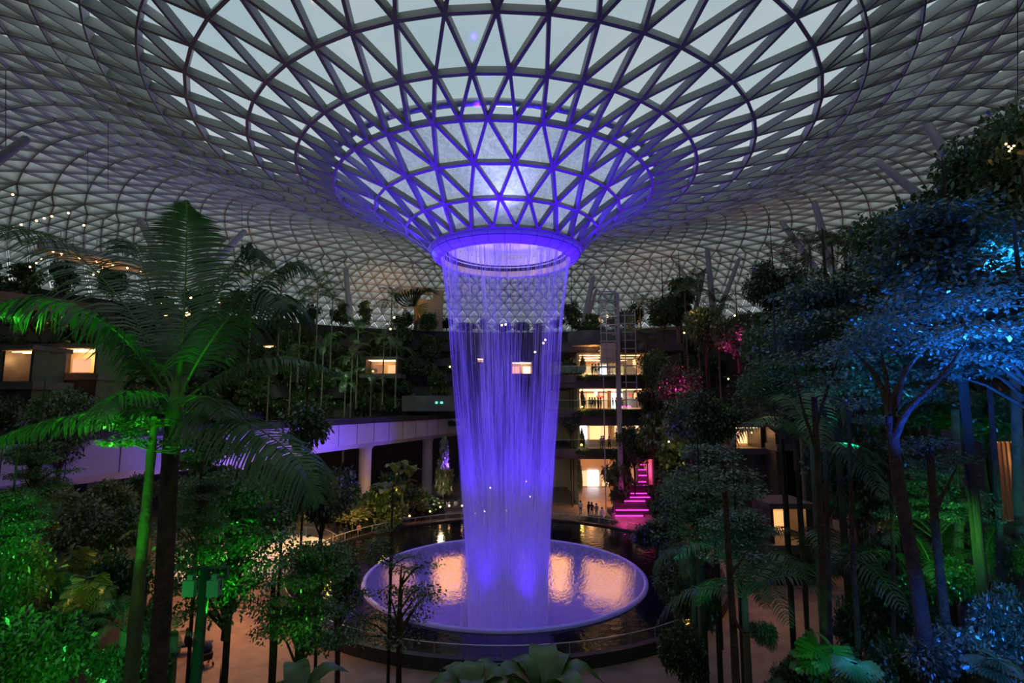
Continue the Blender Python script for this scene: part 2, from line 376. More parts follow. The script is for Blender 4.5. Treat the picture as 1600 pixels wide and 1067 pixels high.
# ------------------------------------------------------------------ falling water
def water_mat(name, ufreq, vfreq, lo, hi, amax, seed):
    m = bpy.data.materials.new(name); m.use_nodes = True; t = m.node_tree; t.nodes.clear(); N = t.nodes.new; Lk = t.links.new
    o = N('ShaderNodeOutputMaterial'); uv = N('ShaderNodeUVMap'); sp = N('ShaderNodeSeparateXYZ'); Lk(uv.outputs[0], sp.inputs[0])
    mp = N('ShaderNodeMapping'); mp.inputs['Scale'].default_value = (ufreq, vfreq, 1); mp.inputs['Location'].default_value = (seed, seed*.3, 0); Lk(uv.outputs[0], mp.inputs[0])
    n1 = N('ShaderNodeTexNoise'); n1.inputs['Scale'].default_value = 1; n1.inputs['Detail'].default_value = 6; n1.inputs['Roughness'].default_value = .75; Lk(mp.outputs[0], n1.inputs['Vector'])
    mp2 = N('ShaderNodeMapping'); mp2.inputs['Scale'].default_value = (ufreq*.07, vfreq*.35, 1); mp2.inputs['Location'].default_value = (seed+3, 0, 0); Lk(uv.outputs[0], mp2.inputs[0])
    n2 = N('ShaderNodeTexNoise'); n2.inputs['Scale'].default_value = 1; n2.inputs['Detail'].default_value = 3; n2.inputs['Distortion'].default_value = .4; Lk(mp2.outputs[0], n2.inputs['Vector'])
    # density grows on the way down (v = 0 top, 1 foot)
    cv = N('ShaderNodeFloatCurve'); cv.mapping.curves[0].points[0].location = (0, .0); cv.mapping.curves[0].points[1].location = (1, 1)
    cv.mapping.curves[0].points.new(.12, .10); cv.mapping.curves[0].points.new(.5, .45); cv.mapping.curves[0].points.new(.75, .78); cv.mapping.update()
    Lk(sp.outputs[1], cv.inputs['Value'])
    s1 = N('ShaderNodeMath'); s1.operation = 'MULTIPLY_ADD'; s1.inputs[1].default_value = .55; Lk(n2.outputs[0], s1.inputs[0]); Lk(n1.outputs[0], s1.inputs[2])     # n1+.55 n2
    s2 = N('ShaderNodeMath'); s2.operation = 'MULTIPLY_ADD'; s2.inputs[1].default_value = .36; Lk(cv.outputs[0], s2.inputs[0]); Lk(s1.outputs[0], s2.inputs[2])
    mr = N('ShaderNodeMapRange'); mr.interpolation_type = 'SMOOTHSTEP'; mr.inputs['From Min'].default_value = lo; mr.inputs['From Max'].default_value = hi; mr.inputs['To Max'].default_value = amax
    Lk(s2.outputs[0], mr.inputs['Value'])
    d = N('ShaderNodeBsdfDiffuse'); d.inputs[0].default_value = (.85, .85, .88, 1); tr = N('ShaderNodeBsdfTranslucent'); tr.inputs[0].default_value = (.85, .85, .88, 1)
    x = N('ShaderNodeMixShader'); x.inputs[0].default_value = .5; Lk(d.outputs[0], x.inputs[1]); Lk(tr.outputs[0], x.inputs[2])
    a = N('ShaderNodeBsdfTransparent'); y = N('ShaderNodeMixShader'); Lk(mr.outputs[0], y.inputs[0]); Lk(a.outputs[0], y.inputs[1]); Lk(x.outputs[0], y.inputs[2]); Lk(y.outputs[0], o.inputs[0])
    return m
WPROF = [(24.12, 4.98), (22, 4.70), (19.5, 4.38), (14.5, 4.05), (9.6, 3.58), (4.9, 3.22), (.4, 2.92), (-3.3, 2.85)]
def water_shell(name, k, m, seed, par, zt=24.1, rough=.04, flare=0):
    rr = random.Random(seed); n = 128; nz_ = 60; v = []; uvs = []; f = []
    ph = [(rr.uniform(0, 6.28), rr.randint(2, 5)) for _ in range(3)]
    for i in range(nz_+1):
        t = i/nz_; z = zt+(-3.3-zt)*t
        rad = np.interp(-z, [-q[0] for q in WPROF], [q[1] for q in WPROF])*k
        for j in range(n+1):
            a = 2*PI*j/n
            w = 1+rough*t*sum(math.sin(a*q+p+t*2.0) for p, q in ph)+flare*max(0, t-.75)
            v.append((AX+.2*t+rad*w*math.cos(a), AY+rad*w*math.sin(a), z)); uvs.append((j/n, t))
    for i in range(nz_):
        for j in range(n): f.append((i*(n+1)+j, i*(n+1)+j+1, (i+1)*(n+1)+j+1, (i+1)*(n+1)+j))
    me = bpy.data.meshes.new(name); me.from_pydata(v, [], f); ul = me.uv_layers.new(name='UVMap')
    idx = np.zeros(len(me.loops), int); me.loops.foreach_get('vertex_index', idx); ul.data.foreach_set('uv', np.array(uvs)[idx].ravel())
    me.polygons.foreach_set('use_smooth', [True]*len(f)); me.materials.append(m); return link(name, me, par)
wf = empty('waterfall', (0, 0, 0), 0, 'tall round curtain of purple-lit water falling from the ring into the bowl', 'waterfall')
water_shell('water_curtain', 1.0, water_mat('water_curtain', 190, 3.2, .80, 1.16, .78, 1.1), 1, wf)
water_shell('water_curtain', .93, water_mat('water_curtain_inner', 150, 3.0, .86, 1.25, .6, 7.7), 5, wf)
water_shell('spray', 1.05, water_mat('water_spray', 260, 9, .95, 1.4, .45, 4.4), 9, wf, 23.4, .05, .5)
rr = random.Random(8)
mb = MB()
for k in range(420):      # separate threads of water leaving the lip
    a = rr.uniform(0, 2*PI); L0 = rr.uniform(1.5, 9); w = rr.uniform(.006, .016)
    pts = []
    for q in range(6):
        z = 24.1-L0*q/5; rad = np.interp(-z, [-s_[0] for s_ in WPROF], [s_[1] for s_ in WPROF])*1.01
        pts.append((AX+rad*math.cos(a), AY+rad*math.sin(a), z))
    mb.tube(pts, [w, w, w*.9, w*.8, w*.6, .002], 3)
thr = mb.build('water_thread', [mat('water_thread', (.85, .85, .9), .2)], wf); thr['kind'] = 'stuff'

# ------------------------------------------------------------------ pool, bowl, floor
PCY = 43.7; PR = 16.2
bowl_m = bpy.data.materials.new('acrylic_bowl_under_water'); bowl_m.use_nodes = True; t = bowl_m.node_tree; t.nodes.clear(); N = t.nodes.new; Lk = t.links.new
o_ = N('ShaderNodeOutputMaterial'); d = N('ShaderNodeBsdfDiffuse'); d.inputs[0].default_value = (.40, .38, .44, 1); rf = N('ShaderNodeBsdfRefraction'); rf.inputs['Roughness'].default_value = .22; rf.inputs['IOR'].default_value = 1.08
g = N('ShaderNodeBsdfGlossy'); g.inputs['Roughness'].default_value = .18; g.inputs['Color'].default_value = (.8, .8, .8, 1)
tcn = N('ShaderNodeTexCoord'); mpn = N('ShaderNodeMapping'); mpn.inputs['Scale'].default_value = (1.6, 1.6, 1); nn = N('ShaderNodeTexNoise'); nn.inputs['Scale'].default_value = 1.2; nn.inputs['Detail'].default_value = 6; nn.inputs['Distortion'].default_value = 2
bp = N('ShaderNodeBump'); bp.inputs['Strength'].default_value = .9; bp.inputs['Distance'].default_value = .4
Lk(tcn.outputs['Object'], mpn.inputs[0]); Lk(mpn.outputs[0], nn.inputs['Vector']); Lk(nn.outputs[0], bp.inputs['Height'])
for s_ in (d, rf, g): Lk(bp.outputs[0], s_.inputs['Normal'])
x1 = N('ShaderNodeMixShader'); x1.inputs[0].default_value = .34; x2 = N('ShaderNodeMixShader'); x2.inputs[0].default_value = .12
Lk(d.outputs[0], x1.inputs[1]); Lk(rf.outputs[0], x1.inputs[2]); Lk(x1.outputs[0], x2.inputs[1]); Lk(g.outputs[0], x2.inputs[2]); Lk(x2.outputs[0], o_.inputs[0])
mb = MB(); mb.lathe([(9.95, .58), (9.7, .25), (9.3, -.35), (8.7, -1.0), (7.8, -1.65), (6.5, -2.3), (5.0, -2.8), (3.3, -3.15), (1.6, -3.3), (0, -3.35)], 128, (AX, AY))
bowl = empty('fountain_bowl', (0, 0, 0), 0, 'wide shallow purple-lit bowl catching the waterfall in the middle of the dark pool', 'fountain bowl')
mb.build('basin', [bowl_m], bowl)
mb = MB(); mb.lathe([(9.95, .58), (10.02, .66), (10.15, .66), (10.25, .58), (10.3, .3)], 128, (AX, AY)); mb.build('rim', [mat('bowl_rim', (.45, .42, .5), .25)], bowl)
wm = bpy.data.materials.new('dark_pool_water'); wm.use_nodes = True; t = wm.node_tree; b = t.nodes['Principled BSDF']
b.inputs['Base Color'].default_value = (.006, .006, .010, 1); b.inputs['Roughness'].default_value = .06; b.inputs['Specular IOR Level'].default_value = .22
tcn = t.nodes.new('ShaderNodeTexCoord'); nn = t.nodes.new('ShaderNodeTexNoise'); nn.inputs['Scale'].default_value = 2.2; nn.inputs['Detail'].default_value = 4
bp = t.nodes.new('ShaderNodeBump'); bp.inputs['Strength'].default_value = .25; bp.inputs['Distance'].default_value = .08
t.links.new(tcn.outputs['Object'], nn.inputs['Vector']); t.links.new(nn.outputs[0], bp.inputs['Height']); t.links.new(bp.outputs[0], b.inputs['Normal'])
def ringquad(mb, n, fa, fb, steps=1, m=0):
    v = []; f = []
    for i in range(steps+1):
        for j in range(n):
            a = fa(2*PI*j/n); b_ = fb(2*PI*j/n); v.append(Vector(a).lerp(Vector(b_), i/steps))
    for i in range(steps):
        for j in range(n): f.append((i*n+j, i*n+(j+1) % n, (i+1)*n+(j+1) % n, (i+1)*n+j))
    mb.add([tuple(q) for q in v], f, m); return mb
mb = MB(); ringquad(mb, 128, lambda a: (AX+10.25*math.cos(a), AY+10.25*math.sin(a), .48), lambda a: (AX+(PR-.25)*math.cos(a), PCY+(PR-.25)*math.sin(a), .48), 3)
tag(mb.build('reflecting_pool', [wm]), 'dark still ring of water around the purple bowl', 'pool')
mb = MB(); mb.lathe([(PR-.25, .2), (PR-.25, .62), (PR+.15, .62), (PR+.2, .0), (PR+.2, -.3)], 160, (AX, PCY), 0, False)
tag(mb.build('pool_kerb', [M['darkstone']]), 'low dark stone kerb running round the reflecting pool', 'kerb')
rl = empty('glass_railing', (AX, PCY, .6), 0, 'low curved glass railing standing on the kerb of the pool', 'railing')
mb = MB(); mb.lathe([(PR-.03, .04), (PR-.03, .62)], 160); mb.build('glass_panel', [M['railglass']], rl)
mb = MB(); mb.tube([((PR-.03)*math.cos(a), (PR-.03)*math.sin(a), .64) for a in np.linspace(0, 2*PI, 161)], .03, 6, 0, False); mb.build('top_rail', [M['rail']], rl)
pm = MB(); pm.box((0, 0, .32), (.05, .03, .62)); pm = pm.mesh('post', M['rail'])
for k in range(60):
    a = k*2*PI/60; link('post', pm, rl, ((PR-.06)*math.cos(a), (PR-.06)*math.sin(a), 0), a)
# paved floor with a round hole for the pool
pav = mat('plaza_paving', (.30, .20, .135), .55, var=(.8, (.17, .115, .085)), bump=(5, .25))
mb = MB(); ringquad(mb, 128, lambda a: (AX+PR*math.cos(a), PCY+PR*math.sin(a), 0), lambda a: (AX+110*math.cos(a), PCY+110*math.sin(a), 0), 14)
fl_ = mb.build('floor', [pav]); fl_['kind'] = 'structure'
mb = MB(); mb.lathe([(PR-.1, .3), (PR-.1, -7), (0, -7)], 96, (AX, PCY)); o = mb.build('wall_basement', [M['slab']]); o['kind'] = 'structure'
mb = MB(); mb.lathe([(92, 0), (92, 17)], 64, (AX, AY)); o = mb.build('wall_outer', [M['darkstone']]); o['kind'] = 'structure'
# lit shop fronts of the basement level seen through the bowl
for k, (a0, a1, s_) in enumerate([(131, 142, .7), (108, 120, 1.7), (80, 85, 1.5), (64, 72, 1.8), (36, 57, 1.2)]):
    mb = MB(); mb.lathe([(14.3, -6.6), (14.3, -2.2)], 8, (AX, AY), 0, False, math.radians(a0), math.radians(a1))
    mb.lathe([(14.5, -6.8), (14.6, -2.0)], 8, (AX, AY), 1, False, math.radians(a0-1), math.radians(a1+1))
    tag(mb.build('shop_window', [glow('basement_window_%d' % k, (1, .40, .07), 2.0*s_), M['cream']]), 'warm lit shop window glowing through the wall of the bowl', 'window', 'basement shop windows behind the bowl')
# ------------------------------------------------------------------ track bridge on round pillars
br = empty('elevated_bridge', (0, 0, 0), 0, 'long white elevated track beam crossing behind the large palm, lit purple', 'bridge')
B0 = Vector((-31, 20.5, 0)); B1 = Vector((-7.4, 86, 0)); bd = (B1-B0).normalized(); bs = Vector((bd.y, -bd.x, 0))   # bs points to the pool
def bp_(t, s, z): q = B0+bd*t+bs*s; return (q.x, q.y, z)
Lb = (B1-B0).length
mb = MB()
v = []
for t_ in np.linspace(0, Lb, 25):
    v += [bp_(t_, 0, 10.75), bp_(t_, .05, 8.55), bp_(t_, -.45, 8.05), bp_(t_, -3.4, 8.05), bp_(t_, -3.9, 8.55), bp_(t_, -3.8, 10.75)]
mb.add(v, [(i*6+j, i*6+(j+1) % 6, (i+1)*6+(j+1) % 6, (i+1)*6+j) for i in range(24) for j in range(6)])
mb.build('girder', [M['white']], br)
for k in range(1, 22):
    t_ = k*Lb/22; mb = MB(); mb.box(bp_(t_, .055, 9.65), (.03, .04, 2.2)); mb.build('panel_joint', [M['darkmetal']], br)
mb = MB()
for s_ in (0.02, -3.8):
    v = []
    for t_ in (0, Lb): v += [bp_(t_, s_+.08, 10.75), bp_(t_, s_+.08, 11.35), bp_(t_, s_-.12, 11.35), bp_(t_, s_-.12, 10.75)]
    mb.add(v, [(j, (j+1) % 4, 4+(j+1) % 4, 4+j) for j in range(4)])
mb.build('parapet', [M['darkstone']], br)
mb = MB()
for s_ in (-1.2, -2.6): mb.beam(bp_(0, s_, 11.0), bp_(Lb, s_, 11.0), (0, 0, 1), .25, .3)
mb.build('running_rail', [M['darkmetal']], br)
for k, px in enumerate((372, 571, 668)):
    best = min(((abs(ray(px, 700).x/ray(px, 700).y - (B0+bd*t_+bs*-1.8).x/(B0+bd*t_+bs*-1.8).y)), t_) for t_ in np.linspace(0, Lb, 800))[1]
    q = B0+bd*best+bs*-1.8; mb = MB(); mb.lathe([(.72, 0), (.72, 7.6), (1.0, 8.1)], 32, (q.x, q.y)); mb.build('pillar', [M['white']], br)
    if k == 0: Q0 = q
    if k == 1: Q1 = q
# purple and cyan wash on the beam's side
for t_ in (12, 24, 36, 50): 
    spot(bp_(t_, 7, 5.5), bp_(t_, 0, 9.8), (.13, .04, 1.), 300 if t_ < 20 else 4000, 110, 1, .3)
spot(bp_(4, 3.5, 5.4), bp_(3, 0, 8.3), (.1, .8, .9), 160, 70, 1, .2)
# ------------------------------------------------------------------ terraces of the indoor hillside (left / behind)
terr_top = []
def arc_pts(r, a0, a1, n): return [(AX+r*math.cos(a), AY+r*math.sin(a)) for a in np.linspace(math.radians(a0), math.radians(a1), n)]
for k in range(6):
    r0 = 40+2.6*k; z0 = 8.6+2.75*k; a0, a1 = (107 if k < 2 else 101, 190)
    mb = MB(); mb.lathe([(r0, z0-.3), (r0, z0+1.5), (r0+.35, z0+1.5), (r0+.35, z0+1.1), (r0+3.2, z0+1.1)], 60, (AX, AY), 0, False, math.radians(a0), math.radians(a1))
    mb.lathe([(r0+.2, z0-.3), (r0+3.0, z0-.3)], 60, (AX, AY), 0, False, math.radians(a0), math.radians(a1))
    tag(mb.build('planted_terrace', [M['slab']]), 'curved grey terrace wall %s on the hillside left of the waterfall' % ['at bridge height', 'second from the bottom', 'third from the bottom', 'third from the top', 'second from the top', 'topmost, under the glass roof'][k], 'terrace')
    terr_top.append((r0+1.4, z0+1.1))
mb = MB(); mb.lathe([(50, -.1), (50, 8.2)], 60, (AX, AY), 0, False, math.radians(100), math.radians(200)); o = mb.build('wall_lower', [M['darkstone']]); o['kind'] = 'structure'
mb = MB(); mb.lathe([(57.5, -.1), (57.5, 26.2), (60.5, 26.2), (60.5, 0)], 90, (AX, AY), 0, False, math.radians(-30), math.radians(210)); o = mb.build('wall_back', [M['darkstone']]); o['kind'] = 'structure'
terr_r = []
for k in range(5):
    r0 = 41+2.9*k; z0 = 6+3.9*k
    mb = MB(); mb.lathe([(r0, z0-3.0), (r0, z0+1.5), (r0+.35, z0+1.5), (r0+.35, z0+1.1), (r0+3.2, z0+1.1)], 50, (AX, AY), 0, False, math.radians(-22), math.radians(56))
    tag(mb.build('planted_terrace', [M['slab']]), 'curved grey terrace wall %s on the hillside behind the right-hand trees' % ['lowest', 'second from the bottom', 'middle', 'second from the top', 'topmost'][k], 'terrace')
    terr_r.append((r0+1.5, z0+1.1))
# columns and beam near the dark opening, seen just left of the water
c = P(672, 605, 78); mb = MB(); mb.box((c.x, c.y, 13+.0), (7.5, 3, 2.2)); tag(mb.build('concrete_beam', [M['slab']]), 'grey concrete beam above the dark opening left of the water', 'beam')
c = P(662, 500, 97.6)
mb = MB(); mb.box((c.x, c.y, 29.2), (3.4, 1, 6)); mb.box((c.x+2.6, c.y, 30.2), (1.8, 1, 8)); tag(mb.build('cream_wall', [M['cream']]), 'pale square wall on the top terrace beside the waterfall', 'wall')
for (px, py, s_) in ((690, 629, .35), (682, 629, .3)):
    c = P(px, py, 76.4); mb = MB(); mb.box(c, (s_, .05, .25)); tag(mb.build('exit_sign', [M['greensign']]), 'tiny green-lit sign in the dark opening beside the water', 'sign', 'green signs in the dark opening')
# ------------------------------------------------------------------ mall building right of the waterfall
YF = 70.
def X(px, Y=YF, py=600): return P(px, py, Y).x
def Z(py, Y=YF, px=950): return P(px, py, Y).z
mall = empty('mall_building', (X(955), YF, 0), 0, 'open-fronted mall floors with warm lit interiors stacked right of the waterfall', 'building')
def mpart(mb, name, mats, label=None):
    for a in mb.v: a -= np.array((X(955), YF, 0))
    o = mb.build(name, mats, mall)
    if label: o['label'] = label
    return o
xl, xr = X(903), X(1016)
lv = [(0, Z(716)), (Z(702), Z(664)), (Z(641), Z(606)), (Z(588), Z(551))]
for k, (za, zb) in enumerate(lv):
    zt = lv[k+1][0] if k < 3 else zb+1.0
    mb = MB(); mb.box(((xl+xr)/2, YF+7.5, (zb+zt)/2), (xr-xl+8, 17, zt-zb)); mb.box(((xl+xr)/2, YF-1.1, zt-.35), (xr-xl+8.6, .25, 1.0)); mpart(mb, 'floor_slab', [M['slab']])
    mb = MB(); mb.box(((xl+xr)/2, YF+15.5, (za+zb)/2), (xr-xl+6, .3, zb-za-.02)); mpart(mb, 'back_wall', [M['cream']])
    for xx in (xl+.1, xr+.2): mb = MB(); mb.box((xx, YF+8, (za+zb)/2), (.3, 15, zb-za-.02)); mpart(mb, 'side_wall', [M['cream']])
    mb = MB(); mb.box(((xl+xr)/2, YF+7.5, zb-.06), (xr-xl, 15, .08)); mpart(mb, 'soffit', [M['ceil']])
    for q in range(3):
        mb = MB(); mb.box(((xl+xr)/2, YF+2.5+q*4.2, zb-.14), (xr-xl-1.2, .22, .06)); mpart(mb, 'ceiling_light', [M['strip']])
    for q in range(4):      # shop windows at the back
        xx = xl+1.2+q*(xr-xl-1.5)/4+rr.uniform(0, .5); mb = MB(); mb.box((xx+.8, YF+15.2, za+1.35), (1.7, .1, 2.3)); mpart(mb, 'shop_window', [M['coolstrip'] if (q+k) % 4 == 1 else glow('shop_glow_%d_%d' % (k, q), (1, .5+.1*(q % 2), .25), 1.6)])
    mb = MB(); mb.box((xl+(xr-xl)*.62, YF+3, (za+zb)/2), (.5, .5, zb-za-.02)); mb.box((xl+(xr-xl)*.62, YF+10, (za+zb)/2), (.5, .5, zb-za-.02)); mpart(mb, 'column', [M['cream']])
    lamp(((xl+xr)/2, YF+5, zb-1.0), (1, .42, .14), (120, 110, 260, 520)[k], .5); lamp((xl+3, YF+11, zb-1.0), (1, .42, .14), (200, 70, 120, 260)[k], .5)
    if k:
        mb = MB(); mb.box(((xl+xr)/2, YF-1.0, za+.85), (xr-xl+6, .03, .9)); mpart(mb, 'glass_balustrade', [M['railglass']])
        mb = MB(); mb.box(((xl+xr)/2, YF-1.0, za+1.3), (xr-xl+6, .06, .06)); mpart(mb, 'handrail', [M['rail']])
mb = MB(); 
bc = P(927, 532, YF-2.5); mb.lathe([(0, 20.3), (2.9, 20.35)], 32, (bc.x, YF-.5), 1); mb.lathe([(2.9, 20.35), (3.0, 20.7), (3.0, 22.2), (0, 22.2)], 32, (bc.x, YF-.5), 0); mpart(mb, 'round_balcony', [M['slab'], M['ceil']])
lamp((bc.x, YF-2.2, 19.6), WARM, 45, .2)
mb = MB(); mb.box((X(1000), YF+2, 21.6), (10, 4, 2.2)); mpart(mb, 'roof_parapet', [M['slab']])
mb = MB(); mb.box((X(985), YF-1.5, 1.4), (X(1016)-X(952), .6, 2.8)); mpart(mb, 'planter_wall', [M['darkstone']])
# red and white small signs inside
for (px, py, m_, w) in ((935, 619, 'redsign', .5), (941, 620, 'redsign', .4), (985, 617, 'redsign', .6), (931, 615, 'strip', .45), (994, 665, 'strip', .5), (972, 668, 'coolstrip', .5), (966, 683, 'coolstrip', .4)):
    c = P(px, py, YF+1.5); mb = MB(); mb.box(c, (w, .05, .28 if m_ != 'strip' else .7)); mpart(mb, 'lit_sign', [M[m_]])
# glass lift tower
tx = X(957); lt = empty('lift_tower', (tx, YF-3.2, 0), 0, 'slender steel and glass lift tower standing before the lit mall floors', 'lift')
mb = MB(); mb.box((.15, 0, 13.5), (.55, .5, 27)); mb.build('mast', [M['strut']], lt)
mb = MB(); mb.box((-1.1, 0, 21.5), (2.0, 2.0, 10)); mb.box((1.4, 0, 18.5), (1.6, 1.6, 12)); mb.build('glass_shaft', [M['railglass']], lt)
for k in range(11):
    z = 16.5+k*1.05; mb = MB(); mb.box((-1.1, -1.0, z), (2.1, .08, .12)); mb.box((-1.1, 1.0, z), (2.1, .08, .12)); mb.box((-2.1, 0, z), (.08, 2.06, .12)); mb.box((-.1, 0, z), (.08, 2.06, .12)); mb.build('frame_band', [M['strut']], lt); mb = MB(); mb.box((1.4, -.8, z-3), (1.7, .08, .1)); mb.build('frame_bar', [M['strut']], lt)
for xx, z0, z1 in ((-2.1, 16.5, 26.8), (-1.4, 16.5, 26.8), (2.2, 12.5, 24.5), (.9, 12.5, 24.5), (-1.9, 0, 16.5)):
    mb = MB(); mb.box((xx, -1.0, (z0+z1)/2), (.1, .1, z1-z0)); mb.build('frame_post', [M['strut']], lt)
mb = MB(); mb.box((-1.1, 0, 19.3), (1.7, 1.7, 2.4)); mb.build('lift_car', [M['cream']], lt)
lamp((tx-1.1, YF-5.2, 24), (1, .8, .45), 25, .2)
# flank walls of the mall going right, mostly behind trees, with lit shop bays
def bay(px0, px1, py0, py1, Y, label, col=(1, .5, .22), st=1.3, watt=150, par=None, slats=0):
    """one open shop bay: back wall, soffit, floor lip, light strips"""
    a = P(px0, py1, Y); b = P(px1, py0, Y); w = b.x-a.x; h = b.z-a.z; cx = (a.x+b.x)/2
    e = empty('shop_bay', (cx, Y, a.z), 0, label, 'shop')
    mb = MB(); mb.box((0, 3.1, h/2), (w, .2, h)); mb.build('back_wall', [M['cream']], e)
    for s_ in (-1, 1): mb = MB(); mb.box((s_*w/2, 1.6, h/2), (.2, 3, h)); mb.build('side_wall', [M['darkstone']], e)
    mb = MB(); mb.box((0, 1.5, h+.03), (w, 3.2, .05)); mb.build('soffit', [M['ceil']], e)
    mb = MB(); mb.box((0, 1.5, h+.25), (w+.8, 3.8, .36)); mb.build('roof_slab', [M['slab']], e)
    mb = MB(); mb.box((0, 1.5, -.3), (w+1.4, 3.8, .6)); mb.build('floor_lip', [M['slab']], e)
    for q in range(3): mb = MB(); mb.box((0, .6+q*.9, h-.05), (w*.86, .10, .05)); mb.build('light_strip', [M['strip']], e)
    n = max(2, int(w/1.6))
    for q in range(n): 
        mb = MB(); mb.box((-w/2+(q+.5)*w/n, 2.95, h*.42), (w/n*.7, .06, h*.6)); mb.build('display_window', [glow('display_glow', (col[0], col[1]*(.8+.4*((q*7) % 3)/2), col[2]), st*(.5+.5*((q*5) % 3)))], e)
    for q in range(slats): mb = MB(); mb.box((-w/2+(q+.5)*w/slats, .1, h/2), (.08, .15, h)); mb.build('slat', [M['wood']], e)
    if px0 > 1000 or px0 < 100: mb = MB(); mb.box((0, 1.6, -a.z/2-.3), (w+.6, 3.2, a.z-.6)); mb.build('plinth', [M['darkstone']], e)
    lamp((cx, Y+1.2, a.z+h*.75), WARM, watt, .3)
    return e
bay(62, 150, 545, 583, 46, 'bright warm shop floor glimpsed between the palm fronds, white light rows', watt=350, st=2.5)
bay(0, 50, 548, 596, 41, 'warm lit shop at the far left edge behind the palm', watt=220)
bay(0, 30, 620, 720, 46, 'dim orange lit bay low at the far left edge', watt=90)
bay(570, 620, 562, 584, 76, 'small orange lit terrace room among the trees left of the water', watt=90, st=.8)
bay(385, 450, 540, 562, 79, 'greenish white lit window band among trees behind the palm', (.8, .8, .6), .6, watt=60)
bay(798, 832, 566, 584, 95, 'orange lit window seen through the falling water', (1, .42, .18), 3.5, 90)
bay(745, 756, 560, 566, 95, 'tiny orange lit window seen through the water, left side', (1, .42, .18), 1.5, 15)
bay(1150, 1190, 668, 700, 52, 'orange lit kiosk glowing behind the trees right of the pink steps', watt=120)
bay(1222, 1262, 672, 694, 50, 'orange lit shop glimpsed through dark blue-lit trees', watt=120)
bay(1212, 1242, 595, 606, 50, 'thin orange lit band high between the trees on the right', watt=40)
bay(1552, 1604, 690, 812, 27, 'warm slatted shop front at the right edge behind the leaves', (1, .6, .25), 1.2, 160, None, 9)
bay(1158, 1176, 520, 535, 66, 'small terrace room glowing beside pink planting', (1, .1, .5), 1., 20)
bay(1370, 1420, 812, 830, 34, 'narrow reddish lit counter behind tree trunks on the right', (1, .1, .08), 1.6, 12)
bay(1210, 1262, 795, 850, 40, 'low orange lit kiosk between trunks on the right plaza', (1, .42, .15), .9, 90)
# far left upper floor edge and garden footbridge
mb = MB()
a = P(-40, 452, 44); b = P(175, 480, 66)
mb.beam(a, b, (0, 0, 1), 3, 1.3); tag(mb.build('upper_floor_slab', [M['slab']]), 'dark edge of an upper floor slab at the far left behind the palm', 'slab')
fb = empty('footbridge', (0, 0, 0), 0, 'pale girder footbridge high on the left under the glass roof', 'bridge')
a = P(62, 372, 46); b = P(260, 418, 62)
mb = MB(); mb.beam(a, b, (0, 0, 1), .5, .9); mb.build('girder', [M['strut']], fb)
off = Vector((-1.2, 3.2, 0)); mb = MB(); mb.beam(a+off, b+off, (0, 0, 1), .5, .9); mb.build('girder', [M['strut']], fb)
mb = MB(); mb.beam(a+off/2-Vector((0, 0, .55)), b+off/2-Vector((0, 0, .55)), (0, 0, 1), 3.2, .12); mb.build('deck', [M['ceil']], fb)
for k in range(12):
    q = a.lerp(b, (k+.5)/12); mb = MB(); mb.box(q+Vector((0, 0, .6)), (.06, .06, 1.2)); mb.build('railing_post', [M['rail']], fb)
mb = MB(); mb.beam(a+Vector((0, 0, 1.2)), b+Vector((0, 0, 1.2)), (0, 0, 1), .06, .06); mb.build('handrail', [M['rail']], fb)
for k in range(7):
    q = a.lerp(b, (k+.7)/8)+off/2-Vector((0, 0, .75)); mb = MB(); mb.ball(q, .1, 0, 6, 4); mb.build('downlight', [M['bulb']], fb)
lamp(a.lerp(b, .45)+off/2-Vector((0, 0, 1.8)), AMBER, 60, .3)
# ------------------------------------------------------------------ tree-like roof struts
def strut(px0, py0, px1, py1, Y0, Y1, w, label):
    a = P(px0, py0, Y0); b = P(px1, py1, Y1); mb = MB(); d_ = (a-b)
    mb.tube([b-d_*.6, b, b+d_*.5, a-d_*.04, a], [w*1.15, w*1.1, w, w*.9, w*.5], 12); tag(mb.build('roof_strut', [M['strut']]), label, 'roof column')
strut(1449, 194, 1484, 252, 40, 38, .34, 'thick leaning roof column at the upper right, above the tree canopy')
strut(1371, 252, 1436, 305, 46, 43, .34, 'long slanting roof column left of the thick leaning one, upper right')
strut(1272, 314, 1292, 385, 56, 55, .36, 'purple-tinted roof column rising from the dark trees, right of centre')
strut(1220, 345, 1268, 412, 60, 57, .36, 'grey slanting roof column just left of the purple-tinted one')
strut(1105, 388, 1113, 474, 66, 66, .36, 'upright purplish roof column above the palms right of the lift tower')
strut(1155, 404, 1122, 492, 68, 66, .30, 'thin roof column leaning left beside the upright purplish one')
strut(1100, 425, 1090, 470, 74, 74, .30, 'short pale roof column behind the palms right of the lift tower')
strut(927, 432, 911, 510, 76, 74, .40, 'dark roof column leaning just right of the waterfall')
strut(932, 452, 914, 512, 80, 78, .26, 'thinner pale roof column behind the dark one right of the water')
strut(44, 215, -6, 252, 32, 32, .28, 'pale roof column cut by the left edge of the picture')
strut(383, 360, 338, 408, 60, 57, .36, 'slanting roof column between the fronds of the large palm')
strut(218, 342, 236, 378, 52, 50, .34, 'pale roof column at the left of the large palm\'s top frond')
strut(540, 418, 545, 470, 78, 78, .4, 'upright dark roof column between palm and waterfall')
strut(1056, 412, 1078, 440, 80, 78, .3, 'short roof column leaning right beyond the lift tower')
for (px, py0, py1, Y) in ((169, 190, 300, 40), (9, 110, 230, 30), (137, 230, 300, 44), (1590, 0, 150, 24), (378, 300, 385, 60)):
    a = P(px, py0, Y); b = P(px, py1, Y); mb = MB(); mb.tube([a, b], .02, 4); tag(mb.build('hanging_cable', [M['darkmetal']]), 'thin dark cable hanging from the glass roof', 'cable', 'thin cables hanging from the glass roof')
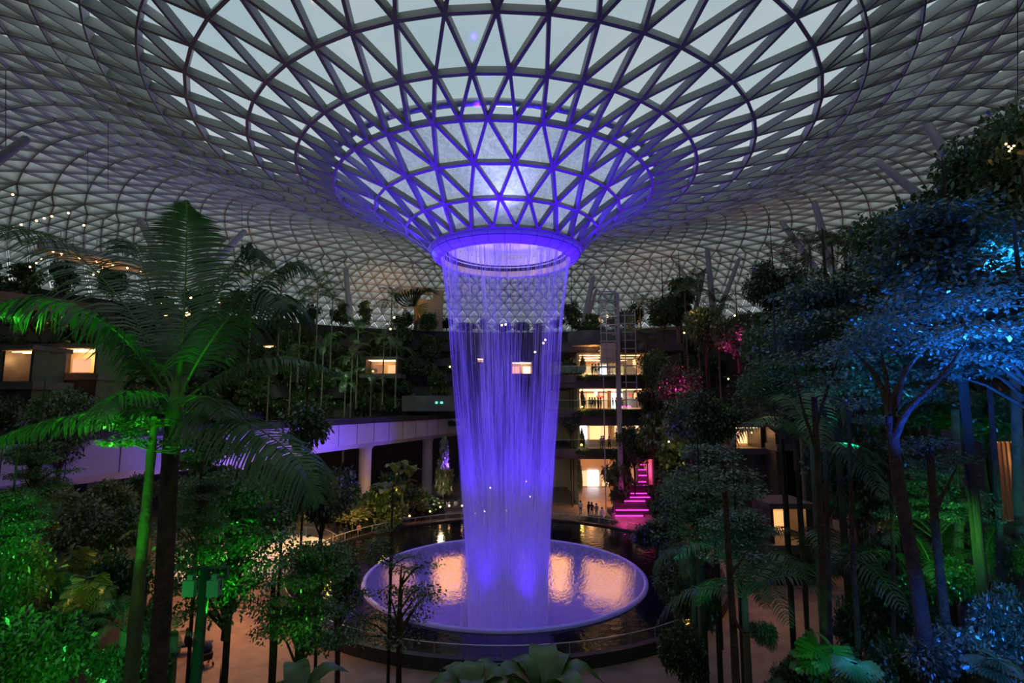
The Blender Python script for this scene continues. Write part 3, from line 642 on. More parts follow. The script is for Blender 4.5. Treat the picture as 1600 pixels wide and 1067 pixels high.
# strings of warm bulbs
mbb = MB(); mbb.ball((0, 0, 0), .11, 0, 8, 5); bulb_me = mbb.mesh('light_bulb', M['bulb'])
def bulbs(pxs, Y, label, group, sc=1.):
    for px, py in pxs:
        o = link('light_bulb', bulb_me, None, P(px, py, Y)); o.scale = (sc*.75,)*3; tag(o, label, 'light bulb', group)
bulbs([(20, 304), (57, 345), (69, 341), (81, 338), (107, 333), (21, 356), (33, 351), (131, 352)], 42, 'small warm bulb of the row strung under the roof at upper left', 'bulbs strung at the upper left', 1.0)
bulbs([(146, 429), (154, 424), (160, 418), (64, 404), (57, 411), (47, 417), (83, 393)], 44, 'small warm bulb hanging behind the upper left palm frond', 'bulbs behind the upper left frond', .9)
bulbs([(298, 465), (343, 474), (252, 472), (430, 480)], 34, 'small warm lamp seen through the upright palm frond', 'small lamps seen through the upright frond', .9)
bulbs([(293, 491)], 30, 'bright warm lamp shining through the upright palm frond', None, 1.6)
bulbs([(259, 492)], 30, 'dimmer warm lamp left of the bright one behind the palm', None, 1.0)
bulbs([(616, 496), (583, 580), (703, 573), (610, 514)], 74, 'tiny orange lamp among the terrace trees left of the water', 'tiny lamps on the left terraces', 1.6)
bulbs([(784, 508), (790, 507), (852, 531), (849, 536), (836, 550)], 76, 'small orange lamp glowing behind the falling water', 'lamps behind the falling water', 1.7)
bulbs([(1572, 225), (1580, 232), (1577, 236), (1584, 228), (1576, 229)], 22, 'tiny warm bulb in the leaves at the upper right edge', 'bulbs in the upper right leaves', .5)
bulbs([(1148, 493), (1069, 520), (1138, 592), (1154, 680), (1174, 676), (1045, 690), (1100, 700), (1062, 795), (1152, 803), (1163, 803), (1218, 862)], 48, 'small warm lamp shining between the trees right of the water', 'small lamps between the right trees', .9)
lamp(P(293, 491, 29), AMBER, 60, .1); lamp(P(276, 500, 28), AMBER, 30, .1)
# ------------------------------------------------------------------ seating steps with lights behind the pool
for k, (rr0, z) in enumerate(((22.5, .45), (24.0, .9), (25.5, 1.35), (27, 1.8))):
    mb = MB(); mb.lathe([(rr0, 0), (rr0, z), (rr0+1.55, z)], 40, (AX, AY), 0, False, math.radians(96), math.radians(136))
    tag(mb.build('seating_step', [M['slab']]), ['lowest', 'second lowest', 'second highest', 'highest'][k]+' curved stone seating step behind the pool, left of the water', 'step')
bulbs([(672, 799), (688, 792), (702, 790), (610, 789), (640, 806), (631, 816), (722, 790), (742, 802), (757, 799), (791, 798), (828, 776), (766, 762), (822, 752), (660, 782)], 61, 'small warm step light on the seating behind the pool', 'step lights behind the pool', 1.1)
# ------------------------------------------------------------------ pink-lit cascade of planted steps
steps = [(1008, 714, 13), (1005, 726, 9), (1003, 734, 11), (1004, 743, 12), (1003, 753, 12), (1010, 760, 12), (1004, 766, 18), (998, 771, 24), (1000, 777, 30), (986, 783, 42), (984, 797, 56), (982, 806, 44)]
for k, (px, py, wpx) in enumerate(steps):
    Y = 76-k*1.15; a = P(px, py, Y); w = wpx*Y/FPX; e = empty('cascade_step', (a.x, a.y, a.z), 0, None, 'step')
    ordn = ['topmost', 'second from top', 'third from top', 'fourth from top', 'fifth from top', 'sixth from top', 'sixth from bottom', 'fifth from bottom', 'fourth from bottom', 'third from bottom', 'second from bottom', 'lowest']
    e['label'] = 'pink-lit planter step of the cascade right of the path, '+ordn[k]
    mb = MB(); mb.box((0, .8, -.45), (w+.5, 1.6, 1.0)); mb.build('planter', [M['slab']], e)
    mb = MB(); mb.box((0, -.06, .02), (w, .08, .09)); mb.build('light_strip', [M['pinkstrip']], e)
    if k % 3 == 0: lamp((a.x, a.y-.8, a.z+.7), PINK, 90, .15)
mb = MB(); pth = [G(1025, 812), G(1035, 790), G(1042, 760)]
lamp(G(975, 800, 1.2), PINK, 200, .2); lamp(P(1132, 548, 57), PINK, 220, .2); lamp(P(1160, 522, 56), PINK, 240, .2); lamp(P(1062, 608, 58), PINK, 260, .3); lamp(P(1056, 640, 55), PINK, 120, .3)
# ------------------------------------------------------------------ round white skylight bench with glass rail on the left plaza
q = G(392, 872); sk = empty('oval_skylight', (q.x, q.y, 0), 0, 'low white oval skylight kerb with a glass rail on the left plaza', 'skylight')
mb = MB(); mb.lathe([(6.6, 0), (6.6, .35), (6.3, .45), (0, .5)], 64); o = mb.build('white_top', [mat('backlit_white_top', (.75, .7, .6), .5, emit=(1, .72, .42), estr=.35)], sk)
mb = MB(); mb.lathe([(6.9, 0), (6.9, 1.1)], 64); mb.build('glass_guard', [M['railglass']], sk)
mb = MB(); mb.tube([(6.9*math.cos(a), 6.9*math.sin(a), 1.12) for a in np.linspace(0, 2*PI, 65)], .03, 6, 0, False); mb.build('handrail', [M['rail']], sk)
for k in range(20): a = k*PI/10; mb = MB(); mb.box((6.9*math.cos(a), 6.9*math.sin(a), .55), (.05, .05, 1.1)); mb.build('post', [M['rail']], sk)
# ------------------------------------------------------------------ green lamp post
q = P(305, 1067, 12.5); g_top = P(322, 886, 12.5); lp = empty('floodlight_post', (q.x, q.y, 0), 0, 'dark green post carrying two box floodlights above the left plaza', 'lamp post')
def rel(p): return (p[0]-q.x, p[1]-q.y, p[2])
mb = MB(); mb.tube([rel((q.x-.15, q.y, 0)), rel(q), rel(g_top)], [.13, .12, .10], 16); mb.build('pole', [M['steelpost']], lp)
arm_z = g_top.z-.02
mb = MB(); mb.tube([(g_top.x-q.x-.32, 0, arm_z-.25), (g_top.x-q.x-.32, 0, arm_z), (g_top.x-q.x+.5, 0, arm_z+.02), (g_top.x-q.x+.5, 0, arm_z-.25)], .035, 8); mb.build('crossarm', [M['steelpost']], lp)
for dx in (-.32, .22):
    mb = MB(); mb.box((g_top.x-q.x+dx, 0, arm_z-.42), (.26, .2, .34)); mb.box((g_top.x-q.x+dx, 0, arm_z-.2), (.12, .1, .12)); fx = mb.build('floodlight', [mat('floodlight_housing', (.12, .42, .2), .5)], lp)
    mb = MB(); mb.tube([(g_top.x-q.x+dx-.16, -.02, arm_z-.45), (g_top.x-q.x+dx-.16, -.02, arm_z-.2), (g_top.x-q.x+dx+.16, -.02, arm_z-.2), (g_top.x-q.x+dx+.16, -.02, arm_z-.45)], .014, 5); mb.build('bracket', [M['darkmetal']], fx)
# ------------------------------------------------------------------ warm light on the plaza
for (px, py, zz, w) in ((300, 900, 7, 700), (400, 960, 7, 650), (350, 1000, 7.5, 500), (540, 850, 6, 500), (940, 790, 5, 500), (925, 760, 4.5, 250), (1210, 880, 5, 170), (1180, 960, 6, 70), (620, 820, 4, 220), (450, 860, 5, 260), (1250, 850, 4, 120)):
    c = G(px, py, 0); spot((c.x, c.y, zz), (c.x, c.y, 0), (1., .44, .16), w*2.6, 140, 1, .3)
spot((Q1.x+3, Q1.y-4, .6), (Q1.x, Q1.y, 4), WARM, 600, 70, 1, .2); spot((Q0.x-1.5, Q0.y-3, .6), (Q0.x, Q0.y, 4), WARM, 220, 70, 1, .2)
for (px, py, Y, tp, w) in ((150, 560, 55, (100, 330, 50), 2200), (420, 500, 74, (420, 380, 70), 2600), (600, 480, 88, (600, 430, 95), 2200), (1000, 480, 80, (1050, 420, 90), 2200), (1200, 470, 62, (1300, 300, 60), 1600)):
    spot(P(px, py, Y), P(*tp), (1, .5, .2), w*.45, 150, 1, .3)
# ------------------------------------------------------------------ planting
RG = np.random.default_rng(11)
def smooth(x): x = min(1, max(0, x)); return x*x*(3-2*x)
def gz(x, y):
    """height of the planted mounds over the plaza floor"""
    h = 0
    if y < 44:
        f = 1-smooth((y-30)/14)
        h = max(h, 5.2*smooth((-x-.66*y)/5)*f)
        h = max(h, 5.0*smooth((x-.60*y)/6)*(1 if y < 24 else 1-smooth((y-24)/12)))
    return h
def mound(x0, x1, y0, y1, label):
    mb = MB(); nx, ny = 30, 36; v = [(x0+(x1-x0)*i/nx, y0+(y1-y0)*j/ny, 0) for j in range(ny+1) for i in range(nx+1)]
    v = [(a, b, gz(a, b)-.12) for a, b, c in v]
    fq = [(j*(nx+1)+i, j*(nx+1)+i+1, (j+1)*(nx+1)+i+1, (j+1)*(nx+1)+i) for j in range(ny) for i in range(nx)]
    mb.add(v, [q for q in fq if max(v[a][2] for a in q) > -.1], 0, True)
    tag(mb.build('planting_mound', [M['soil']]), label, 'planting bed')
mound(-42, -5, 8, 44, 'dark sloping planting bed under the green-lit shrubs at lower left')
mound(5, 40, 9, 38, 'dark sloping planting bed under the blue-lit trees at lower right')
mb = MB(); mb.box((0, 6.8, 3.6), (26, 7, 7.2)); tag(mb.build('planter_ledge', [M['darkstone']]), 'dark raised planter just below the viewpoint carrying the large palm', 'planter')

def leaves(centers, radii, n, L_, wd, flat, surf=.5, droop=.25, rg=RG):
    """n diamond leaves scattered through ellipsoidal clumps"""
    k = rg.integers(0, len(centers), n); c = np.asarray(centers)[k]; R = np.asarray(radii)[k]
    d = rg.normal(size=(n, 3)); d /= np.linalg.norm(d, axis=1)[:, None]
    rr_ = rg.random(n)**surf; p = c+d*R*rr_[:, None]
    a = d*np.array([1, 1, .3])+rg.normal(size=(n, 3))*.55; a[:, 2] = a[:, 2]*(1-flat)-droop; a /= np.linalg.norm(a, axis=1)[:, None]
    nrm = rg.normal(size=(n, 3))*.45; nrm[:, 2] += .9; s = np.cross(a, nrm); s /= np.linalg.norm(s, axis=1)[:, None]+1e-9
    l = (L_*(.6+.8*rg.random(n)))[:, None]; up = np.cross(s, a)
    v = np.stack([p, p+a*l*.45+s*l*wd+up*l*.06, p+a*l, p+a*l*.45-s*l*wd+up*l*.06], 1).reshape(-1, 3)
    return v
def leafmesh(name, v, m, extra=None):
    n = len(v)//4; me = bpy.data.meshes.new(name); f = np.arange(n*4).reshape(-1, 4)
    me.vertices.add(len(v)); me.vertices.foreach_set('co', v.ravel()); me.loops.add(n*4); me.loops.foreach_set('vertex_index', f.ravel())
    me.polygons.add(n); me.polygons.foreach_set('loop_start', np.arange(n)*4); me.polygons.foreach_set('loop_total', np.full(n, 4)); me.update(calc_edges=True); me.validate(); me.materials.append(m)
    return me
def tree_template(seed, R=1., ncl=26, n=6000, L_=.16, flat=.3, layered=False, m=M['leaf'], bark=M['bark'], wd=.24, cone=False):
    """crown in a unit box: radius 1, height 1 (L_ is leaf length against the crown radius); limbs fan out from the axis"""
    rg = np.random.default_rng(seed); cl = []; rad = []
    for i in range(ncl):
        if layered:
            t = rg.random(); rr_ = (.3+.7*rg.random())*math.sqrt(max(.15, 1-t*.8)); a = rg.random()*6.283
            cl.append((rr_*.75*math.cos(a), rr_*.75*math.sin(a), .08+.86*t)); rad.append((.36, .36, .055))
        elif cone:
            t = rg.random(); a = rg.random()*6.283; q = (1-t)*.75; cl.append((q*math.cos(a), q*math.sin(a), .05+.9*t)); rad.append((.3, .3, .04))
        else:
            d = rg.normal(size=3); d /= np.linalg.norm(d); q = rg.random()**.4
            cl.append((d[0]*q*.72, d[1]*q*.72, .5+.36*d[2]*q)); rad.append((.34, .34, .17))
    fm = leafmesh('foliage', leaves(cl, rad, n, L_, wd, flat, .55, .25, rg), m); mb = MB()
    mb.tube([(0, 0, -.3), (.02, 0, .1), (.03, .02, .5), (0, 0, .9)], [.05, .045, .03, .006], 7)
    for c in cl:
        c = Vector(c); zb = max(-.25, min(.75, c.z-.35*rg.random()-.12)); b = Vector((.02, .01, zb)); mb.tube([b, b.lerp(c, .55)+Vector((0, 0, .05)), c], [.022, .014, .005], 5)
    return fm, mb.mesh('limbs', bark), bark
mb = MB(); mb.tube([(0, 0, -.01), (.25, .1, .3), (.2, -.15, .65), (0, 0, 1)], [1.15, 1, .9, .7], 8); TRK = mb.mesh('trunk', M['bark']); TRKP = TRK.copy(); TRKP.materials[0] = M['palebark']
def bush_template(seed, n=3500, L_=.16, m=M['leaf'], wd=.24, flat=.2, ncl=14):
    rg = np.random.default_rng(seed); cl = []; rad = []
    for i in range(ncl):
        a = rg.random()*6.283; r_ = .75*math.sqrt(rg.random()); cl.append((r_*math.cos(a), r_*math.sin(a), .25+.5*rg.random()*(1.1-r_))); rad.append((.38, .38, .26))
    return leafmesh('foliage', leaves(cl, rad, n, L_, wd, flat, .6, .15, rg), m)
TV = dict(
    near=[tree_template(1, n=14000, L_=.040, flat=.4, layered=True, ncl=38, wd=.3), tree_template(2, n=14000, L_=.040, flat=.4, layered=True, ncl=60, wd=.3)],
    cool=[tree_template(3, n=14000, L_=.045, flat=.5, layered=True, ncl=50, m=M['leafblue'], wd=.3), tree_template(4, n=14000, L_=.045, flat=.4, layered=True, ncl=56, m=M['leafblue'], wd=.3)],
    mid=[tree_template(5, n=6000, L_=.075, m=M['leafdark'], wd=.3), tree_template(6, n=6000, L_=.075, flat=.4, layered=True, wd=.3)],
    dense=[tree_template(7, ncl=42, n=12000, L_=.070, m=M['leafdark'], wd=.32), tree_template(8, ncl=42, n=12000, L_=.065, m=M['leaf'], wd=.32)],
    far=[tree_template(9, ncl=20, n=2600, L_=.13, m=M['leafdark'], bark=M['palebark'], wd=.34), tree_template(10, ncl=18, n=2400, L_=.13, layered=True, bark=M['palebark'], wd=.34), tree_template(12, ncl=20, n=2400, L_=.13, wd=.34)],
    twig=[tree_template(13, ncl=70, n=7000, L_=.045, flat=.5, layered=True), tree_template(17, ncl=15, n=2600, L_=.05, flat=.6, layered=True)],
    sap=[tree_template(14, ncl=24, n=1500, L_=.15, m=M['leafdark'], wd=.3)],
    cone=[tree_template(15, ncl=40, n=4000, L_=.16, m=M['leafpale'], cone=True)],
)
CH = dict(near=.72, cool=.6, mid=.9, dense=1.0, far=1.1, twig=.5, sap=.85, cone=2.4)
TNAME = {'near': 'leafy_tree', 'cool': 'spreading_tree', 'mid': 'tree', 'dense': 'dense_tree', 'far': 'terrace_tree', 'twig': 'feathery_tree', 'sap': 'sapling', 'cone': 'conical_tree'}
def tree_at(kind, var, x, y, z0, ztop, R, ch, label, group=None, rz=None, tr=None):
    fm, lm, bark = TV[kind][var % len(TV[kind])]; zb = max(z0+.1, ztop-ch); ch = ztop-zb
    e = empty(TNAME[kind], (x, y, z0), RG.random()*6.28 if rz is None else rz, label, 'tree', group); tr = tr or max(.05, min(.14, R*.045))
    f = link('foliage', fm, e, (0, 0, zb-z0)); f.scale = (R, R, ch); l = link('limbs', lm, e, (0, 0, zb-z0)); l.scale = (R, R, ch)
    t = link('trunk', TRKP if bark == M['palebark'] else TRK, e); t.scale = (tr, tr, max(.1, zb-z0+ch*.2)); return e
def T(kind, px, ytop, wpx, Y, label, group=None, var=0, zb=None, rz=None, ch=None):
    top = P(px, ytop, Y); z0 = gz(top.x, Y) if zb is None else zb; depth = Y*_c+(top.z-EYE)*_s
    w = wpx*depth/FPX; return tree_at(kind, var, top.x, Y, z0, top.z, w/2.0, w*(ch or CH[kind]), label, group, rz)
BV = dict(green=[bush_template(21, 15000, .085, wd=.26), bush_template(22, 15000, .08, flat=.0, wd=.24)], dark=[bush_template(23, 11000, .10, M['leafdark'], wd=.26), bush_template(24, 9000, .12, M['leafdark'], wd=.2)],
          cool=[bush_template(25, 13000, .085, M['leafblue'])], far=[bush_template(26, 1600, .22, M['leafdark']), bush_template(27, 1600, .22, M['leaf'])], pale=[bush_template(28, 5000, .14, M['leafpale'])])
def B(kind, px, py, wpx, hpx, Y, label, group=None, var=0, zc=None):
    """shrub centred on a pixel at a distance; stands on whatever mound is under it"""
    c = P(px, py, Y); dp = Y*_c+(c.z-EYE)*_s; o = link('shrub', BV[kind][var % len(BV[kind])], None, (c.x, Y, c.z-hpx*dp/FPX*.5), RG.random()*6.28)
    o.scale = (wpx*dp/FPX/2.1, wpx*dp/FPX/2.1, hpx*dp/FPX/1.0)
    return tag(o, label, 'shrub', group)
# ---- palms
def crv(pts, n):
    pts = [Vector(p) for p in pts]; pts = [pts[0]*2-pts[1]]+pts+[pts[-1]*2-pts[-2]]; m = len(pts)-3; out = []
    for i in range(n):
        u = i/(n-1)*m; k = min(int(u), m-1); t = u-k; a, b, c, d = pts[k:k+4]
        out.append(.5*((2*b)+(c-a)*t+(2*a-5*b+4*c-d)*t*t+(3*b-a-3*c+d)*t**3))
    return out
def frond_mesh(pts, ll, n=60, hang=.9, nrm=None, wr=.022, wl=.045, start=.12, fwd=.45, seed=1, m=None, name='frond', jit=.12, ex=.6):
    rg = random.Random(seed); C = crv(pts, 40); mb = MB()
    mb.tube([C[i] for i in range(0, 40, 2)]+[C[-1]], [wr*(1-.85*i/40) for i in range(0, 40, 2)]+[.003], 6, 1)
    v = []; f = []
    for s_ in (-1, 1):
        for i in range(n):
            u = start+(1-start)*(i+rg.random()*.4)/n; x = u*38.99; k = int(x); p = C[k].lerp(C[k+1], x-k); t = (C[k+1]-C[k]).normalized()
            up = Vector(nrm) if nrm else Vector((0, 0, 1)); sd = t.cross(up)
            if sd.length < .05: sd = t.cross(Vector((0, -1, .2)))
            sd.normalize(); upn = sd.cross(t).normalized()
            l = ll*(math.sin(PI*min(1, .12+.86*u))**ex)*(.85+.25*rg.random())*(1 if u < .93 else .7)
            d = (sd*s_+t*fwd+upn*(.10+rg.uniform(-jit, jit))+Vector((rg.uniform(-jit, jit)*.5,)*3)).normalized()
            q = [p]; dd = d.copy()
            for g_ in range(4):
                q.append(q[-1]+dd*l/4); dd = (dd+Vector((0, 0, -hang*.42))).normalized()
            b0 = len(v); wk = wl*min(1, .3+.8*l/ll); ws = [wk*.5, wk, wk*.85, wk*.55, .002]
            for g_ in range(5):
                tt = (q[min(g_+1, 4)]-q[max(g_-1, 0)]).normalized(); ww = tt.cross(upn if abs(tt.dot(upn)) < .95 else t)
                if ww.length < 1e-3: ww = t
                ww.normalize(); v += [q[g_]+ww*ws[g_]/2, q[g_]-ww*ws[g_]/2]
            f += [(b0+2*g_, b0+2*g_+1, b0+2*g_+3, b0+2*g_+2) for g_ in range(4)]
    mb.add([tuple(a) for a in v], f, 0); return mb.mesh(name, [m or M['palmleaf'], M['stalk']])
# generic arching fronds shared by all the smaller palms
FR = [frond_mesh([(0, 0, 0), (.55, 0, .55), (1.3, 0, .85), (2.0, 0, .65), (2.6, 0, .1)], .62, 34, .8, wl=.05, seed=3),
      frond_mesh([(0, 0, 0), (.35, 0, .9), (.9, 0, 1.5), (1.6, 0, 1.6), (2.2, 0, 1.2)], .62, 34, .8, wl=.05, seed=4),
      frond_mesh([(0, 0, 0), (.7, 0, .2), (1.4, 0, .05), (1.95, 0, -.4), (2.3, 0, -1.0)], .6, 34, .8, wl=.05, seed=5)]
FRD = [m_.copy() for m_ in FR]
for m_ in FRD: m_.materials[0] = M['leafdark']
mb = MB(); mb.tube([(0, 0, 0), (.04, .03, .3), (.02, 0, .7), (0, 0, 1)], [.16, .12, .10, .085], 10); PT = mb.mesh('trunk', M['palebark'])
def palm(px, pyc, Y, R_, label, group=None, nf=11, zb=None, dark=False, name='palm_tree', low=True):
    """px,pyc = where the crown's heart stands; R_ frond length in metres"""
    c = P(px, pyc, Y); z0 = gz(c.x, Y) if zb is None else zb
    e = empty(name, (c.x, Y, z0), RG.random()*6.28, label, 'palm', group)
    t_ = link('trunk', PT, e); t_.scale = (1, 1, max(.1, c.z-z0))
    for k in range(nf):
        fm = (FRD if dark else FR)[(k*2) % 3 if low else (k % 2)]; o = link('frond', fm, e, (0, 0, c.z-z0), k*2.4+RG.random()*.3); s_ = R_/2.4*(.85+.3*RG.random()); o.scale = (s_,)*3
    return e
# fan (licuala) leaf and paddle (banana) leaf plants
def fan_mesh(seed=1, m=M['palmleaf']):
    mb = MB(); n = 26; v = []; f = []
    for i in range(n):
        a0 = -2.3+4.6*i/n; a1 = -2.3+4.6*(i+1)/n; am = (a0+a1)/2; r1 = .95+.05*math.sin(i*1.7)
        b = len(v); v += [(0, 0, 0), (.55*math.cos(a0), .55*math.sin(a0), -.03), (.55*math.cos(am), .55*math.sin(am), .04), (.55*math.cos(a1), .55*math.sin(a1), -.03),
                          (r1*math.cos(a0+.02), r1*math.sin(a0+.02), -.16), (r1*math.cos(am), r1*math.sin(am), -.08), (r1*math.cos(a1-.02), r1*math.sin(a1-.02), -.16)]
        f += [(b, b+1, b+2), (b, b+2, b+3), (b+1, b+4, b+5, b+2), (b+2, b+5, b+6, b+3)]
    mb.add(v, f); mb.tube([(0, 0, 0), (-.25, 0, -.3), (-.45, 0, -.8)], .015, 5, 1); return mb.mesh('fan_leaf', [m, M['stalk']])
def paddle_mesh(m=M['leaf'], L_=1.5, w=.26, seed=2):
    rg = random.Random(seed); mb = MB(); n = 14; v = []; f = []; C = crv([(0, 0, 0), (.25*L_, 0, .45*L_), (.6*L_, 0, .62*L_), (1.0*L_, 0, .42*L_)], n)
    st = crv([(-.1, 0, -.8), (-.05, 0, -.3), (0, 0, 0)], 5)
    for i, c in enumerate(C):
        u = i/(n-1); ww = w*L_*math.sin(PI*min(1, .06+.94*u))**.55*(1 if u < 1 else 0)
        for k, s_ in enumerate((-1, -.5, 0, .5, 1)): v.append((c.x, c.y+ww*s_, c.z+.12*abs(s_)*ww*2-.03*(i % 2)*abs(s_)))
    f = [(i*5+k, i*5+k+1, (i+1)*5+k+1, (i+1)*5+k) for i in range(n-1) for k in range(4)]
    mb.add(v, f, 0, True); mb.tube([tuple(q) for q in st]+[tuple(q-Vector((0, 0, .01))) for q in C[1:-1]], [.028]*5+[.018*(1-i/n) for i in range(n-2)], 5, 1)
    return mb.mesh('paddle_leaf', [m, M['stalk']])
FAN = fan_mesh(); PAD = paddle_mesh(); PADP = paddle_mesh(M['leafpale'], 1.0, .3, 5)
def leafplant(kind, px, py, Y, s_, label, group=None, n=9, tilt=.35):
    c = P(px, py, Y); e = empty({'fan': 'fan_palm', 'pad': 'banana_plant', 'pale': 'broad_leaf_plant'}[kind], (c.x, Y, c.z-.8*s_), RG.random()*6, label, 'plant', group)
    for k in range(n):
        o = link({'fan': 'fan_leaf', 'pad': 'paddle_leaf', 'pale': 'paddle_leaf'}[kind], {'fan': FAN, 'pad': PAD, 'pale': PADP}[kind], e)
        a = k*2.4; q = .25 if kind == 'fan' else .05
        o.location = (q*s_*math.cos(a)*(1+k*.12), q*s_*math.sin(a)*(1+k*.12), .8*s_-(.07*k*s_ if kind == 'fan' else 0)); o.rotation_euler = (0, tilt*RG.random()+(.1 if kind == 'fan' else -.2), a); o.scale = (s_*(.8+.35*RG.random()),)*3
    return e
# ================= the large palm in the left foreground
hp = P(272, 628, 10.0); hb = P(250, 1067, 10.0)
hero = empty('large_feather_palm', (hb.x-.02, 9.9, 7.2), 0, 'large feather palm in the left foreground, its arching fronds lit green from below', 'palm')
def hl(p): return (p[0]-hero.location.x, p[1]-hero.location.y, p[2]-hero.location.z)
mb = MB(); tz = crv([(hb.x-.02, 9.9, 7.2), P(254, 950, 10), P(262, 790, 10), P(268, 690, 10), P(274, 640, 10)], 40)
mb.tube([hl(p) for p in tz], [.155-.0006*i+.006*(i % 3 == 0)-(.02 if i > 34 else 0) for i in range(40)], 16); mb.build('trunk', [M['bark']], hero)
mb = MB(); mb.tube([hl(P(271, 700, 10)), hl(P(273, 655, 10)), hl(P(277, 600, 10)), hl(P(283, 560, 10))], [.125, .15, .09, .03], 12); mb.build('crownshaft', [M['stalk']], hero)
fr = [  # [(px,py,Y)...], leaflet length, hang, normal
    ([(278, 620, 10), (285, 540, 10.1), (290, 430, 10.4), (292, 350, 10.3), (292, 312, 10.1)], 1.02, .25, (0, -1, .1), 76),
    ([(280, 615, 10), (310, 520, 10.8), (355, 430, 11.4), (385, 390, 11.6), (402, 392, 11.6), (404, 415, 11.5)], .75, 1.0, None, 56),
    ([(281, 612, 10), (330, 520, 11.2), (385, 460, 12), (430, 425, 12.6), (470, 412, 12.8), (494, 432, 12.8)], .8, 1.0, None, 60),
    ([(282, 618, 10), (312, 560, 9.5), (355, 500, 9.2), (400, 466, 9.0), (430, 460, 8.9), (446, 478, 8.8), (450, 505, 8.8)], 1.0, 1.3, None, 64),
    ([(283, 628, 10), (325, 598, 10.2), (375, 572, 10.4), (430, 560, 10.6), (485, 566, 10.7), (524, 582, 10.8)], .62, .9, None, 60),
    ([(280, 643, 10), (330, 643, 9.6), (385, 660, 9.2), (440, 695, 8.9), (478, 735, 8.7), (500, 788, 8.6)], 1.1, 1.2, None, 74),
    ([(266, 645, 10), (215, 643, 9.8), (150, 645, 9.6), (90, 655, 9.4), (30, 672, 9.2), (-25, 700, 9.1)], .66, 1.4, None, 70),
    ([(266, 625, 10), (235, 580, 9.6), (190, 525, 9.2), (135, 488, 8.9), (75, 470, 8.7), (25, 474, 8.5), (-5, 492, 8.5)], 1.0, 1.3, None, 74),
    ([(270, 612, 10), (245, 560, 10.4), (205, 490, 10.8), (150, 425, 11.1), (95, 378, 11.4), (40, 358, 11.6), (-20, 362, 11.8)], 1.15, 1.1, None, 74),
    ([(272, 610, 10), (258, 540, 10.9), (240, 470, 11.6), (222, 410, 12), (205, 378, 12.1), (188, 392, 12.1)], .95, .9, None, 54),
    ([(282, 636, 10), (300, 622, 9.6), (322, 620, 9.2), (345, 632, 8.9), (362, 655, 8.7)], .5, 1.0, None, 34),
    ([(264, 636, 10), (240, 618, 9.5), (205, 612, 9.1), (170, 625, 8.8), (150, 655, 8.6)], .55, 1.1, None, 38),
]
for k, (pp, ll, hang, nrm, n) in enumerate(fr):
    me = frond_mesh([hl(P(*q)) for q in pp], ll*1.12, int(n*1.15), hang, nrm, .026, .052, .14 if k != 0 else .10, .35 if k else .18, 40+k, ex=.6 if k else 1.1, jit=.12 if k else .05)
    o = link('frond', me, hero)
    if k == 0: o['label'] = 'upright frond with leaflets spread like a comb'
spot(P(160, 1010, 8.4), P(180, 600, 9.4), (.06, 1, .07), 300, 60, 1, .1)
spot(P(150, 900, 8.0), P(60, 640, 9.4), (.10, 1, .05), 420, 80, 1, .1)
spot(P(120, 800, 7.8), P(170, 540, 9.2), (.06, 1, .04), 190, 90, 1, .1)
spot(P(215, 760, 8.1), P(200, 560, 9.1), (.05, 1, .04), 170, 80, 1, .1)
spot(P(335, 1000, 8.6), P(420, 760, 9.0), (.12, 1, .10), 60, 80, 1, .1)
# ================= left foreground trees
T('near', 368, 732, 270, 15, 'leafy tree with bright green-lit crown over the plaza, right of the palm trunk', var=1)
T('near', 480, 842, 220, 17, 'green-lit leafy tree overhanging the plaza beside the pool railing', var=0)
T('near', 315, 745, 120, 13, 'slim leafy tree close behind the large palm trunk, lit green', var=0)
T('near', 60, 690, 140, 13.5, 'leafy tree at the left edge below the long green frond', var=0)
T('near', 20, 760, 150, 11.5, 'bright green-lit bushy tree in the lower left edge', var=1)
T('sap', 480, 625, 90, 20, 'small dark tree standing out against the purple bridge', var=0)
T('mid', 505, 720, 120, 26, 'dark tree under the bridge, left of the first round pillar', var=0)
T('dense', 445, 715, 110, 24, 'dark dense tree behind the drooping frond, under the bridge', var=0)
T('twig', 612, 815, 120, 22, 'spindly tree with flat layered branches in front of the purple bowl', var=1)
T('twig', 628, 868, 200, 21, 'low layered green tree overlapping the left rim of the bowl', var=1, ch=.6)
T('mid', 535, 875, 90, 21, 'dark bushy tree by the pool railing, left of the layered tree', var=1)
T('mid', 120, 775, 120, 20, 'dark tree in the middle of the yellow-lit planting at left', var=0)
T('dense', 25, 610, 120, 34, 'dense dark tree before the lit shops at the far left', var=0)
T('dense', 105, 594, 130, 32, 'dense dark tree below the bright shop floor at left', var=1)
T('mid', 330, 660, 150, 27, 'dark tree before the bridge, right of the palm crown', var=1)
# the slim green-lit stem
e = empty('slim_tree', (P(205, 1067, 9.3).x-.03, 9.3, 7.2), 0, 'slim tree with a smooth green-lit stem left of the large palm trunk', 'tree')
mb = MB(); st = crv([e.location+Vector((0, 0, 0)), P(205, 1060, 9.3), P(218, 900, 9.3), P(230, 780, 9.3), P(238, 690, 9.3), P(242, 650, 9.3)], 24)
mb.tube([p-e.location for p in st], [.125-.0035*i+(.012 if i % 5 == 2 else 0) for i in range(24)], 12); mb.build('trunk', [mat('olive_stem', (.07, .10, .03), .7, bump=(9, .4))], e)
cl = [P(px, py, Y)-e.location for px, py, Y in ((242, 660, 9.3), (215, 672, 9.6), (195, 690, 9), (262, 690, 9.6), (300, 700, 9.2), (230, 640, 9.8), (180, 660, 9.4), (320, 712, 9.8))]
link('foliage', leafmesh('foliage', leaves([tuple(c) for c in cl], [(.38, .38, .09)]*len(cl), 1500, .09, .26, .4), M['leaf']), e)
mb = MB()
for c in cl: mb.tube([P(239, 705, 9.3)-e.location, c], [.02, .006], 4)
